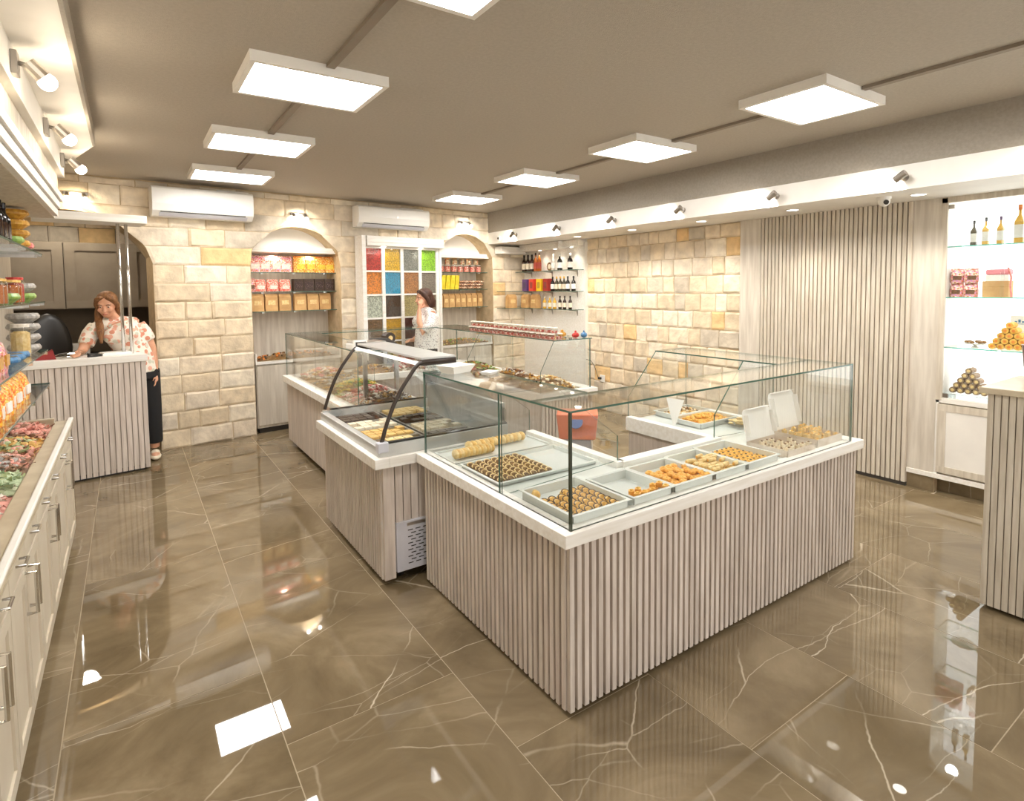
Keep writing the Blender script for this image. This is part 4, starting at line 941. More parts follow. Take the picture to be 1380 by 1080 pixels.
pt = thing('decorative_plate', 'round plate with brown swirl standing on the top corner shelf', 'plate', (4.99, 6.42, 1.8385)); MB().tube([(-.0, 0, .06), (-.012, 0, .06)], .06, 18).build('disc', 'p_brown', pt); MB().tube([(-.012, 0, .06), (-.016, 0, .06)], .035, 16).build('swirl', 'lab_cream', pt)
place(bottle('pale clear bottle on the top corner shelf', None, 'b_clear', 'lab_white', 'lab_white', .23, .028), (4.95, 6.30, 1.8385), 0)
for i, (y, rgb, nm) in enumerate(((6.93, (104, 72, 128), 'purple'), (6.76, (222, 70, 52), 'red'), (6.58, (244, 200, 40), 'yellow'), (6.42, (170, 52, 42), 'crimson'))):
    mb = MB().box(-.05, .05, -.055, .055, 0, .175); mb.mat(1).box(-.052, -.05, -.03, .03, .04, .13)
    tag(mb.build('gift_box', [flat('carton_'+nm, rgb, .45), flat('carton_print_'+nm, tuple(int(.6*x+30) for x in rgb), .5)], None, (4.95, y, 1.5525)), nm+' carton box on the middle corner shelf', 'box', 'coloured cartons, middle corner shelf')
B4 = bottle('small dark bottle with white label on the middle corner shelf', 'dark bottles, middle corner shelf', 'b_black', 'lab_white', 'b_black', .2, .03)
B5 = bottle('olive bottle with cream label on the middle corner shelf', 'olive bottles, middle corner shelf', 'b_green', 'lab_cream', 'b_oil', .2, .028)
for y in (6.31, 5.98, 5.86): place(B4, (4.95, y, 1.5525), .2)
for y in (6.22, 6.14, 6.06): place(B5, (4.95, y, 1.5525), .2)
k3 = kraft(.15, .09, .2)
for i, (x, y) in enumerate(((4.72, yb_at(4.72)-.11), (4.93, 6.93), (4.95, 6.72))): tag(put('kraft_pack', k3, None, (x, y, 1.3055), BW if i == 0 else -PI/2), 'large kraft paper pack on the lowest corner shelf', 'box', 'kraft packs, lowest corner shelf')
B6 = bottle('small cream labelled bottle on the lowest corner shelf', 'cream bottles, lowest corner shelf', 'b_oil', 'lab_cream', 'lab_cream', .17, .026)
B7 = bottle('small dark bottle on the lowest corner shelf', 'dark bottles, lowest corner shelf', 'b_dark', 'lab_cream', 'b_black', .18, .025)
for y in (6.50, 6.38, 6.27): place(B6, (4.95, y, 1.3055), 0)
for y in (6.15, 6.05, 5.93): place(B7, (4.95, y, 1.3055), 0)
cz = thing('cornice_box', 'slatted white cornice box on the stone pier beside the corner arch', 'cornice', W(4.25, 0, 2.1), BW); cornice(cz, 0, .46, -.17, -.024, 0, .1)
# socket and its cable on the stone wall
so = thing('wall_socket', 'white wall socket with a black plug on the stone wall', 'socket', (XR-.024, 5.40, .42))
MB().box(-.012, 0, -.045, .045, -.045, .045).build('plate', 'plastic', so, bevel=.003); MB().tube([(-.012, .02, 0), (-.05, .03, .005)], .017, 10).build('plug', 'black', so)
MB().tube([(-.05, .03, .005), (-.06, .05, .08), (-.04, .12, .16), (-.02, .2, .21), (-.015, .3, .22)], .004, 6).build('cable', 'black', so)
# ================================================================ lit showcase on the right
sh = thing('lit_showcase', 'tall backlit wall showcase with glass shelves over a panelled wood door', 'cabinet', (5.2, 1.0, 0))
def Sp(mb, name, mats, **k): return mb.build(name, mats, sh, rel=True, **k)
SX0, SX1, SY0, SY1 = 5.06, 5.40, .2, 1.75
Sp(MB().box(SX1-.01, SX1, SY0, SY1-.02, .74, 2.22), 'back_light', 'lightbox')
Sp(MB().box(SX0, SX1, SY1-.02, SY1, .115, 2.235), 'side_board', 'white_paint'); Sp(MB().box(SX0, SX1, SY0-.02, SY0, .115, 2.235), 'side_board', 'white_paint')
Sp(MB().box(SX0-.005, SX0+.02, SY1-.035, SY1+.002, .72, 2.23).box(SX0-.005, SX0+.02, SY0, SY1, 2.195, 2.235), 'face_frame', 'wood_warm')
Sp(MB().box(SX0, SX1, SY0, SY1, 2.22, 2.24), 'top_board', 'white_paint'); Sp(MB().box(SX0, SX1, SY0, SY1, .70, .735), 'bottom_board', 'white_paint')
Sp(MB().box(SX0+.03, SX1, SY0, SY1, .15, .70), 'base_cabinet', 'wood_grey')
Sp(MB().box(SX0-.01, SX1, SY0, SY1+.18, .115, .15), 'base_rail', 'wood_white'); Sp(MB().box(SX0+.08, SX1, SY0, SY1+.18, 0, .115), 'plinth', 'marble')
for y1 in (1.735, 1.20, .68):
    y0 = max(y1-.5, SY0+.01); d_ = Sp(MB().box(SX0, SX0+.03, y0, y1, .165, .69), 'door', 'wood_warm')
    for b in ((y0, y1, .165, .215), (y0, y1, .64, .69), (y0, y0+.055, .215, .64), (y1-.055, y1, .215, .64)): Sp(MB().box(SX0-.008, SX0, *b), 'door_frame', 'wood_warm')
    Sp(MB().box(SX0-.003, SX0, y0+.055, y1-.055, .215, .64), 'door_panel', 'white_paint')
for z in (1.875, 1.497, 1.122): Sp(MB().slab(SX0+.03, SX1-.012, SY0, SY1-.02, z-.009, z, 'z'), 'glass_shelf', ('glass_pale', 'aqua_edge'))
Sp(MB().box(SX0+.02, SX0+.026, SY0, 1.40, .745, 2.19), 'sliding_glass', 'glass_pale')
Sp(MB().box(SX0+.03, SX0+.036, 1.38, SY1-.035, .745, 2.19), 'sliding_glass', 'glass_pale')
for x, z in ((SX0+.02, 2.17), (SX0+.02, .76)): Sp(MB().box(x-.005, x+.01, SY1-.07, SY1-.036, z-.02, z+.01), 'hinge', 'nickel')
for y in (.5, 1.1, 1.6): spot_light('showcase_light', (5.17-5.2, y-1.0, 2.2), (0, 0, -1), 2.5, math.radians(140), (1, .97, .92), sh, .04)
o1 = bottle('slim dark oil bottle with grey label in the showcase', None, 'b_green', 'lab_white', 'b_black', .185, .02, True); place(o1, (5.2, 1.595, 1.8755), .8)
o2 = bottle('slim golden oil bottle with round stopper in the showcase', None, 'b_oil', 'lab_white', 'b_black', .2, .02, True); place(o2, (5.2, 1.525, 1.8755), .8)
o3 = bottle('slim golden oil bottle with lilac cap in the showcase', None, 'b_oil', 'lab_white', 'cd_purple', .2, .02, True); place(o3, (5.2, 1.44, 1.8755), .8)
o4 = bottle('tall golden oil bottle with long neck in the showcase', None, 'b_oil', 'lab_white', 'cd_orange', .27, .028, True); place(o4, (5.2, 1.335, 1.8755), .8)
nb = bag_me(.085, .06, .105, 'mix_pink', 'cd_brown')
for i, (y, z) in enumerate(((1.685, 1.4975), (1.60, 1.4975), (1.685, 1.603), (1.60, 1.603))): tag(put('nut_bag', nb, None, (5.2, y, z), -PI/2+.1*i), 'clear bag of mixed nuts stacked on the upper showcase shelf', 'bag', 'nut bags in the showcase')
gb = thing('gift_basket', 'kraft gift box with pink ribbon and pink top in the showcase', 'box', (5.22, 1.45, 1.4975)); MB().box(-.05, .05, -.075, .075, 0, .115).build('carton', 'kraft', gb); MB().box(-.04, .04, -.07, .06, .115, .16).build('inner', 'lab_white', gb)
MB().box(-.05, .05, -.075, .06, .16, .20).build('pink_top', flat('pink_lace', (244, 150, 160), .7), gb, bevel=.01); MB().tube([(-.055, -.07, .21), (-.056, -.09, .14), (-.055, -.085, .08), (-.056, -.095, -.0)], .006, 6).build('ribbon', 'cd_pink', gb)
def pyramid(y0, y1, z, rows, mesh, name, label, cat, grp):
    for r in range(rows):
        n_ = rows-r; 
        for q in range(2):
            for i in range(n_):
                pitch_ = (y1-y0)/rows
                tag(put(name, mesh, None, (5.17+q*.05, y0+(i+.5+r*.5)*pitch_, z+r*pitch_*.8), .0), label, cat, grp)
yr = MB().tube([(-.024, 0, .022), (.024, 0, .022)], .022, 10); yr.mat(1).tube([(-.026, 0, .022), (-.0245, 0, .022)], .01, 8)
pyramid(1.235, 1.475, 1.1225, 5, yr.mesh('yellow_roll', ['p_yellow', 'cd_orange']), 'yellow_roll', 'bright yellow roll in the pyramid on the middle showcase shelf', 'roll', 'yellow roll pyramid')
MAT['p_taupe'] = flat('powdered_brown_roll', (176, 150, 122), .7, (128, 100, 76), 40)
br = MB().tube([(-.024, 0, .022), (.024, 0, .022)], .022, 10); br.mat(1).tube([(-.026, 0, .022), (-.0245, 0, .022)], .012, 8)
pyramid(1.46, 1.70, .772, 5, br.mesh('brown_roll', ['p_taupe', 'p_pale']), 'brown_roll', 'powdery brown roll in the pyramid at the showcase bottom', 'roll', 'brown roll pyramid')
pyramid(1.235, 1.34, .7355, 3, br.mesh('brown_roll_small', ['p_pale', 'cd_pink']), 'rose_roll', 'pale pink roll in the small pile at the showcase bottom', 'roll', 'pink roll pile')
tag(make_tray('glass_tray', .2, .27, .034, 'glass_pale'), 'low clear tray under the brown roll pyramid', 'tray').location = (5.1, 1.445, .7355)
ct = thing('cake_stand', 'small white cake stand with brown biscuits in the showcase', 'stand', (5.19, 1.56, 1.1225)); MB().lathe([(.03, 0), (.012, .01), (.012, .02), (.075, .026), (.08, .032), (.07, .032)], 18).build('stand', 'plastic', ct)
for i in range(7): tag(MB().ell((0, 0, .01), (.018, .018, .01), 8, 5).build('biscuit', 'p_brown', None, (5.19+.045*math.cos(i), 1.56+.05*math.sin(i), 1.1548)), 'small brown biscuit on the white cake stand', 'biscuit', 'biscuits on the cake stand')
bn = thing('logo_card', 'white card with blue lettering standing on the middle showcase shelf', 'card', (5.3, 1.30, 1.1225)); MB().box(-.002, 0, -.09, .09, 0, .24).build('card', 'paper', bn); 
for i in range(7): MB().box(-.004, -.002, .06-.02*i-.007, .06-.02*i+.006, .19, .2+.012*((i*3) % 2)).build('letter', 'cd_blue', bn)
MB().box(-.004, -.002, -.085, .075, .178, .182).build('underline', 'cd_blue', bn)
# ================================================================ cash counter on the right edge
rk = thing('pay_counter', 'tall narrow counter clad in grooved pale wood boards beside the showcase', 'counter', (3.43, .98, 0))
def Kp(mb, name, mats, **k): return mb.build(name, mats, rk, rel=True, **k)
Kp(MB().box(3.443, 3.95, -.6, .965, .05, 1.065), 'carcass', 'wood_inner'); Kp(MB().box(3.5, 3.9, -.55, .92, 0, .05), 'plinth', 'black')
o_ = rk.location
slat_run(rk, rr(3.443, .975), rr(3.443, -.6), .02, 1.065, .0275, .84, .014, 'wood_warm', 'board')
slat_run(rk, rr(3.95, .965), rr(3.443, .965), .02, 1.065, .0275, .84, .012, 'wood_warm', 'board')
Kp(MB().box(3.40, 3.98, -.62, 1.0, 1.068, 1.098), 'countertop', 'cab_top', bevel=.003)
tp = thing('waste_bin', 'tapered taupe plastic bin standing on the pay counter', 'bin', (3.80, .86, 1.098)); MB().lathe([(.07, 0), (.085, .18), (.09, .185), (.08, .185), (.066, .01)], 18).build('shell', flat('taupe_plastic', (140, 120, 112), .45), tp, smooth=True)
MAT['bn_pink'] = flat('bn_pink', (232, 176, 160), .35, (216, 144, 130), 50)
MAT['bn_brown'] = flat('bn_brown', (176, 136, 110), .35, (140, 104, 84), 50)
MAT['bn_green'] = flat('bn_green', (172, 184, 138), .35, (146, 160, 110), 50)
MAT['bn_gold'] = flat('bn_gold', (220, 182, 110), .35, (200, 156, 84), 50)
MAT['bn_orange'] = flat('bn_orange', (236, 174, 118), .35, (226, 150, 98), 50)
# ================================================================ left-hand candy bins on base cabinets
XF = -.345
units = [(1.35, 2.0, 'second from the open end'), (2.0, 2.68, 'below the white foil candies'), (2.68, 3.38, 'below the green candies'), (3.38, 4.05, 'below the pink candies'), (4.05, 4.63, 'at the end beside the cash desk')]
units = [(1.05, 1.7, 'farthest from the cash desk'), (1.7, 2.3, 'fourth from the cash desk'), (2.3, 2.95, 'third from the cash desk'), (2.95, 3.72, 'second from the cash desk'), (3.72, 4.62, 'beside the cash desk')]
for y0, y1, lb in units:
    t = thing('base_cabinet', 'cream base cabinet with drawers over panelled doors, '+lb, 'cabinet', (XF, y0, 0), 0, 'base cabinets under the candy bins'); w = y1-y0
    MB().box(-.50, -.022, .002, w-.002, .07, .74).build('body', 'cab', t); MB().box(-.48, -.06, .01, w-.01, 0, .07).build('plinth', 'cab', t)
    for h_ in (0, 1):
        a, b = w*h_/2+.004, w*(h_+1)/2-.004; c_ = (a+b)/2
        d_ = MB().box(-.02, 0, a, b, .64, .735).build('drawer', 'cab', t, bevel=.003)
        MB().tube([(.0, c_-.035, .70), (.024, c_-.035, .70), (.024, c_+.035, .70), (0, c_+.035, .70)], .0055, 6).build('handle', 'chrome', d_)
        d_ = MB().box(-.02, -.008, a, b, .08, .63).build('door', 'cab', t)
        for q in ((a, b, .08, .13), (a, b, .58, .63), (a, a+.05, .13, .58), (b-.05, b, .13, .58)): MB().box(-.008, .0, q[0], q[1], q[2], q[3]).build('door_rail', 'cab', d_)
        hy = b-.03 if h_ == 0 else a+.03
        hy = (a+b)/2 if w < .01 else hy
        MB().tube([(.0, hy, .46), (.03, hy, .46), (.03, hy, .61), (.0, hy, .61)], .0065, 6).build('handle', 'chrome', d_)
bt = thing('candy_bin_top', 'long cream bin top with dividers full of loose candies above the base cabinets', 'worktop', (XF, 1.0, .74))
def Tp(mb, name, mats, **k): return mb.build(name, mats, bt, rel=True, **k)
Tp(MB().box(-.845, XF+.012, 1.0, 4.645, .741, .75), 'bottom_board', 'cab_top')
Tp(MB().box(XF-.08, XF+.012, 1.0, 4.645, .75, .775), 'front_ledge', 'cab_top', bevel=.006); Tp(MB().box(XF-.012, XF+.016, 1.0, 4.645, .775, .792), 'front_lip', 'white_paint', bevel=.006)
Tp(MB().box(-.845, XF-.08, 4.60, 4.645, .75, .80), 'end_board', 'cab_top', bevel=.004); Tp(MB().box(-.79, -.755, 1.0, 4.6, .75, .83), 'rear_board', 'white_paint')
bins = [(4.19, 4.59, ('bn_pink', 'bn_brown', 'bn_pink'), 'pink and brown'), (3.78, 4.17, ('bn_gold', 'bn_green', 'bn_pink'), 'gold and olive'), (3.45, 3.76, ('bn_brown', 'bn_pink', 'cd_silver'), 'dusky brown'), (3.12, 3.43, ('cd_mint', 'bn_green', 'cd_mint'), 'mint green'), (2.72, 3.10, ('bn_pink', 'cd_white', 'bn_pink'), 'pale pink'), (2.34, 2.70, ('bn_gold', 'bn_orange', 'bn_pink'), 'orange and gold'), (1.92, 2.32, ('bn_orange', 'bn_pink', 'cd_white'), 'peach'), (1.4, 1.9, ('cd_white', 'cd_mint', 'cd_silver'), 'white foil')]
for y0, y1, ms, nm in bins:
    heap('bin of loose %s wrapped candies on the left wall' % nm, 'candy', -.752, XF-.085, y0, y1, .751, .055, 120, .026, ms, base=ms[0])
    Tp(MB().box(-.755, XF-.08, y1+.004, y1+.016, .75, .80), 'divider', 'clear')
# ---- left wall shelving
ls = thing('wall_shelving', 'glass wall shelving with steel clips along the left wall above the bins', 'shelf unit', (XL, 3.5, .84))
def Lp(mb, name, mats, **k): return mb.build(name, mats, ls, rel=True, **k)
Lp(MB().box(XL+.001, XL+.02, 1.2, 5.05, .84, 2.12), 'back_panel', 'wood_warm')
SHZ = (.985, 1.215, 1.545, 1.865)
for z in SHZ:
    Lp(MB().slab(XL+.02, -.47, 1.2, 5.0, z-.01, z, 'z'), 'glass_shelf', ('glass', 'glass_edge'))
    for y in (2.2, 3.2, 4.2, 4.9):
        Lp(MB().box(XL+.02, -.49, y-.006, y+.006, z-.03, z-.0105), 'bracket', 'steel'); Lp(MB().box(-.50, -.465, y-.015, y+.015, z-.026, z-.0105), 'shelf_clip', 'chrome')
DB = bottle('tall black bottle on the top left wall shelf', 'black bottles, left wall', 'b_black', 'b_dark', 'b_black', .22, .03)
for i, y in enumerate((3.55, 3.68, 3.81, 3.94, 4.07)): place(DB, (-.535, y, SHZ[3]+e_), .3, ORD[4-i]+' tall black bottle from the golden bowls on the top left wall shelf')
def bowl_me(nm, fm, r=.075, h=.055): 
    mb = MB().lathe([(r*.55, 0), (r, h*.5), (r*1.02, h*.7), (r*.9, h)], 14); mb.mat(1).lathe([(r*.88, h*.9), (r*.86, h*1.02), (r*.3, h*1.06)], 12); return mb.mesh(nm, [fm, 'clear'])
yb_ = bowl_me('sweets_bowl', 'cd_gold')
for i in range(4): tag(put('sweets_bowl', yb_, None, (-.555, 4.55, SHZ[3]+e_+.0605*i)), ('lowest', 'second lowest', 'third lowest', 'topmost')[i]+' golden orange sweets bowl of the stack on the top left wall shelf', 'bowl', 'golden bowls, left wall')
tag(put('sweets_bowl', bowl_me('sweets_bowl', 'cd_pink'), None, (-.56, 4.75, SHZ[3]+e_)), 'lidded bowl of pink sweets at the end of the top left wall shelf', 'bowl')
gb_ = bowl_me('sweets_bowl', 'cd_green')
for i, y in enumerate((3.35, 4.25)): tag(put('sweets_bowl', gb_, None, (-.55, y, SHZ[3-i*0]+e_)), 'lidded bowl of bright green sweets beside the black bottles', 'bowl', 'green bowls, top left shelf')
AJ = jar_proto('honey_jar', 'amber honey jar on the second left wall shelf', 'jar', 'amber jars, left wall', .045, .13, 'b_amber', 'p_gold')
for i, y in enumerate((3.6, 3.72, 3.84, 4.2, 4.31)): place(AJ, (-.55, y, SHZ[2]+e_), 0, ORD[4-i]+' amber honey jar from the red jar on the second left wall shelf')
for i, (y, m) in enumerate(((4.02, 'cd_green'), (4.66, 'cd_green'))):
    tag(put('sweets_bowl', bowl_me('sweets_bowl', m), None, (-.555, y, SHZ[2]+e_)), 'lidded bowl of green sweets on the second left wall shelf', 'bowl', 'green bowls, second left shelf')
tag(put('sweets_bowl', bowl_me('sweets_bowl', 'cd_silver'), None, (-.555, 4.66, SHZ[2]+e_+.061)), 'lidded bowl of pale sweets on top of the green bowl', 'bowl')
RJ = jar_proto('jam_jar', 'red jar standing between the amber jars and the green bowl', 'jar', None, .045, .15, 'cd_red', 'cd_red'); place(RJ, (-.555, 4.45, SHZ[2]+e_), 0)
sb_ = bowl_me('sweets_bowl', 'cd_silver', .085, .06); bb_ = bowl_me('sweets_bowl', 'cd_blue')
for i in range(4): tag(put('sweets_bowl', sb_, None, (-.56, 4.72, SHZ[1]+e_+.066*i)), ('lowest', 'second lowest', 'third lowest', 'topmost')[i]+' pale sweets bowl of the stack at the left wall shelf end', 'bowl', 'pale bowls, left wall')
for i in range(3): tag(put('sweets_bowl', bb_, None, (-.555, 3.9+.17*i, SHZ[1]+e_+.0*i)), 'lidded bowl of blue sweets on the third left wall shelf', 'bowl', 'blue bowls, left wall')
yj = jar_proto('custard_jar', 'tall pale yellow jar on the third left wall shelf', 'jar', None, .05, .2, 'p_pale', 'cd_white'); place(yj, (-.55, 4.5, SHZ[1]+e_), 0)
ap = bag_me(.13, .09, .17, 'mix_orange', 'lab_white')
for i in range(6): tag(put('toffee_bag', ap, None, (-.55, 3.5+.16*i, SHZ[0]+e_), PI/2+.1*(-1)**i), ORD[5-i]+' amber toffee bag from the cash desk on the lowest left wall shelf', 'bag', 'toffee bags, left wall')
cb2 = bag_me(.15, .1, .18, 'mix_pink', 'cd_gold')
for i in range(3): tag(put('sweets_bag', cb2, None, (-.55, 3.3+.17*i, SHZ[1]+e_), PI/2), 'cellophane bag of mixed sweets on the third left wall shelf', 'bag', 'cellophane bags, left wall')
# ================================================================ cash desk
cdk = thing('cash_desk', 'pale slatted cash desk with white top, two steel poles and an overhead white board', 'desk', C0, CW)
MB().box(-.90, -.012, .02, .30, .05, .985).build('carcass', 'wood_inner', cdk); MB().box(-.88, -.04, .05, .27, 0, .05).build('plinth', 'black', cdk)
slat_run(cdk, (-.90, .02, 0), (-.0, .02, 0), .02, .985, .0425, .84, .018, 'wood')
slat_run(cdk, (-.012, .02, 0), (-.012, .30, 0), .02, .985, .0425, .84, .012, 'wood')
MB().box(-.905, .012, -.012, .32, .985, 1.045).build('worktop', 'wood_white', cdk, bevel=.003)
for u, v in ((-.142, .14), (-.078, .16)): MB().tube([(u, v, 1.045), (u, v, 2.215)], .0135, 12).build('pole', 'chrome', cdk, smooth=True)
MB().box(-.72, .06, .0, .34, 2.205, 2.275).build('overhead_board', 'wood_white', cdk, bevel=.003)
def desk(mb, name, mats, u, v, label, cat, rz=0, **k): return tag(mb.build(name, mats, None, CC(u, v, 1.0455), CW+rz, **k), label, cat)
desk(MB().box(-.11, .11, -.08, .08, 0, .018).box(-.1, .1, -.075, .075, .018, .024), 'paper_stack', 'paper', -.2, .19, 'flat stack of white papers on the cash desk by the poles', 'paper', .1)
desk(MB().ell((0, 0, .025), (.11, .07, .025), 10, 6).ell((.06, .02, .035), (.05, .05, .03), 7, 5).ell((-.08, -.01, .02), (.06, .04, .02), 7, 5), 'plastic_bag', 'clear', -.52, .15, 'crumpled clear plastic bag lying on the cash desk', 'bag')
desk(MB().box(-.05, .05, -.016, .016, 0, .012).hexa([(-.05, -.014, .018), (.05, -.014, .012), (.05, .014, .012), (-.05, .014, .018), (-.05, -.012, .035), (.045, -.012, .022), (.045, .012, .022), (-.05, .012, .035)]).box(-.05, -.035, -.012, .012, .01, .02), 'stapler', 'black', -.36, .1, 'small black stapler on the cash desk', 'stapler', .3)
desk(MB().prism([(0, 0), (.16, 0), (.14, .08)], -.05, .05, 'y').box(0, .15, -.052, .052, 0, .004), 'red_folder', flat('dark_red_card', (150, 36, 34), .5), -.78, .16, 'dark red tilted folder on the cash desk', 'folder')
# black high-backed chair behind the desk
ch = thing('office_chair', 'black high-backed office chair behind the cash desk', 'chair', (-.56, 6.62, 0), .4)
MB().ell((0, 0, .50), (.2, .19, .045), 14, 8).build('seat', 'black', ch, smooth=True); MB().ell((0, .19, 1.08), (.19, .05, .33), 16, 10).build('backrest', 'black', ch, smooth=True)
MB().tube([(0, .05, .47), (0, .22, .5), (0, .235, .8)], .022, 8).build('back_bracket', 'black', ch); MB().tube([(0, 0, .08), (0, 0, .47)], .025, 10).build('column', 'chrome', ch)
for i in range(5):
    a = i*2*PI/5; lg = MB().tube([(0, 0, .09), (.2*math.cos(a), .2*math.sin(a), .06)], [.022, .015], 8).build('leg', 'black', ch); MB().ell((.2*math.cos(a), .2*math.sin(a), .025), (.025, .025, .025), 8, 6).build('castor', 'black', lg)
# ================================================================ kitchen fittings beyond the left arch
def K(u, v, z=0): return W(u, v, z)
for i in range(4):
    u0 = -1.85+.58*i
    t = thing('wall_cabinet', ('grey-brown framed wall cabinet beyond the left arch, ' + ('at the dim far end', 'next to the far end', 'above the cook counter', 'at the arch jamb side')[i]), 'cabinet', K(u0, 1.40, 1.42), BW, 'kitchen wall cabinets')
    MB().box(.003, .577, .0, .35, 0, .74).build('body', 'kitchen', t)
    d_ = MB().box(.01, .57, -.012, 0, .01, .73).build('door', 'kitchen', t)
    for q in ((.01, .57, .01, .09), (.01, .57, .65, .73), (.01, .1, .09, .65), (.48, .57, .09, .65)): MB().box(q[0], q[1], -.03, -.012, q[2], q[3]).build('door_rail', 'kitchen', d_)
kc = thing('kitchen_counter', 'brown kitchen counter beyond the left arch', 'counter', K(-1.85, 1.2, 0), BW); MB().box(0, 2.35, .02, .54, .08, .86).build('body', 'kitchen', kc); MB().box(0, 2.38, 0, .55, .86, .9).build('worktop', 'dark', kc); MB().box(.02, 2.3, .05, .5, 0, .08).build('plinth', 'dark', kc)
tag(MB().box(-.12, .12, -.09, .09, 0, .13).box(-.1, .1, -.092, -.09, .02, .11).build('appliance', 'plastic', None, K(-.62, 1.42, .9), BW, bevel=.01), 'small white appliance on the kitchen counter beyond the arch', 'appliance')
kl = thing('kitchen_fill_light', 'round white ceiling light, unseen and added to brighten the kitchen beyond the arch', 'light', K(-.7, .95, CEIL)); MB().lathe([(.12, -.04), (.14, -.01), (.14, 0)], 20).build('shell', 'white_paint', kl); MB().lathe([(.001, -.042), (.12, -.042)], 20).build('diffuser', 'downlight', kl)  # lamp out of view, added to lift the dim kitchen
spot_light('kitchen_fill_beam', (0, 0, -.06), (0, 0, -1), 26, math.radians(170), (1, .9, .75), kl, .1)
# ================================================================ people
def remesh(mb, name, mats, voxel, parent=None, loc=(0, 0, 0), rotz=0, smooth=6):
    o = mb.build(name, mats, None)
    r = o.modifiers.new('r', 'REMESH'); r.mode = 'VOXEL'; r.voxel_size = voxel; r.use_smooth_shade = True
    s_ = o.modifiers.new('s', 'SMOOTH'); s_.factor = .5; s_.iterations = smooth
    dg = bpy.context.evaluated_depsgraph_get(); me = bpy.data.meshes.new_from_object(o.evaluated_get(dg))
    o.modifiers.clear(); old = o.data; o.data = me; bpy.data.meshes.remove(old); me.name = name
    me.polygons.foreach_set('use_smooth', [True]*len(me.polygons))
    if parent: o.parent = parent
    o.location = loc; o.rotation_euler = (0, 0, rotz)
    return o
MAT['skin'] = pm('warm_skin', srgb(226, 172, 140), srgb(214, 156, 124), scale=12, rough=.5, sss=.08)
MAT['lip'] = flat('lip', (188, 104, 92), .4); MAT['eye_white'] = flat('eye_white', (206, 190, 178), .6); MAT['iris'] = flat('dark_iris', (60, 42, 30), .2)
MAT['hair_blond'] = pm('dark_blond_hair', srgb(150, 104, 62), srgb(112, 72, 40), scale=14, stretch=(6, 6, .6), rough=.4, bump=.5, bscale=30)
MAT['hair_dark'] = pm('dark_brown_hair', srgb(84, 50, 34), srgb(58, 33, 23), scale=14, stretch=(6, 6, .6), rough=.4, bump=.5, bscale=30)
MAT['floral'] = dots('white_blouse_peach_flowers', srgb(240, 230, 216), [srgb(232, 176, 152), srgb(216, 146, 118), srgb(208, 206, 186)], 17, .36)
MAT['specks'] = dots('white_shirt_dark_specks', srgb(240, 236, 232), [srgb(96, 92, 104), srgb(170, 150, 150)], 48, .24)
MAT['black_cloth'] = pm('black_trousers', (.012, .012, .013), rough=.8)
def head(mb, c, yaw, pitch, s_=1.0):
    """skull, jaw, nose, ears; face towards local -Y before turning"""
    R = Matrix.Rotation(yaw, 3, 'Z') @ Matrix.Rotation(pitch, 3, 'X'); c = Vector(c)
    def P(x, y, z): return c + R @ (Vector((x, y, z))*s_)
    def E(p, r): mb.ell(P(*p), tuple(k*s_ for k in r), 14, 10, R)
    E((0, .012, .025), (.074, .092, .085)); E((0, -.02, -.03), (.06, .066, .075)); E((0, -.05, -.085), (.03, .028, .022))
    E((0, -.09, -.015), (.011, .016, .026)); E((0, -.1, -.03), (.015, .013, .011))
    for q in (-1, 1): E((q*.075, .012, -.005), (.009, .02, .03)); E((q*.036, -.06, -.03), (.026, .025, .025)); E((q*.03, -.075, .024), (.026, .012, .008))
    E((0, -.082, -.058), (.022, .01, .006)); E((0, -.079, -.068), (.019, .011, .006))
    return R
def eyes(parent, c, R, s_=1.0, closed=False):
    c = Vector(c)
    for q in (-1, 1):
        p = c+R @ (Vector((q*.031, -.0725, .004))*s_)
        ew = MB().ell(p, (.0115*s_, .009*s_, .0045*s_), 10, 8, R).build('eye', 'eye_white', parent, smooth=True)
        MB().ell(p+R @ Vector((0, -.0075*s_, -.0005*s_)), (.0058*s_, .003*s_, .0048*s_), 8, 6, R).build('iris', 'iris', ew, smooth=True)
        MB().tube([c+R @ (Vector((q*.016, -.083, .024))*s_), c+R @ (Vector((q*.033, -.086, .030))*s_), c+R @ (Vector((q*.05, -.076, .024))*s_)], .0028, 6).build('eyebrow', 'hair_dark', parent)
    MB().tube([c+R @ (Vector((-.02, -.084, -.062))*s_), c+R @ (Vector((0, -.092, -.0625))*s_), c+R @ (Vector((.02, -.084, -.062))*s_)], [.002, .0055, .002], 8).build('lips', 'lip', parent, smooth=True)
def hand(mb, wrist, d, palm_n, s_=1.0, curl=.35):
    """palm, four unequal bent fingers and a thumb leaving the side of the palm"""
    w = Vector(wrist); d = Vector(d).normalized(); n_ = Vector(palm_n); n_ = (n_-d*n_.dot(d)).normalized(); sd = d.cross(n_)
    def P(a, b, c_): return w+(d*a+sd*b+n_*c_)*s_
    mb.tube([P(-.01, 0, 0), P(.03, 0, 0), P(.08, .0, .0)], [.02*s_, .026*s_, .026*s_], 8)
    for b in (-.018, .018): mb.tube([P(.01, b*.6, 0), P(.085, b, 0)], [.013*s_, .013*s_], 8)
    for k, (b, L) in enumerate(((-.030, .062), (-.010, .076), (.010, .07), (.029, .056))):
        q = [P(.08, b, 0)]; a = 0
        for j in range(3):
            a += curl*(.6+.4*j); seg = L*(.45, .32, .23)[j]; p = q[-1]+(d*math.cos(a)+n_*math.sin(a))*seg*s_; q.append(p)
        mb.tube(q, [.0095*s_, .009*s_, .008*s_, .0065*s_], 7)
    mb.tube([P(.02, -.022, .004), P(.05, -.046, .014), P(.078, -.052, .026)], [.012*s_, .0105*s_, .008*s_], 7)
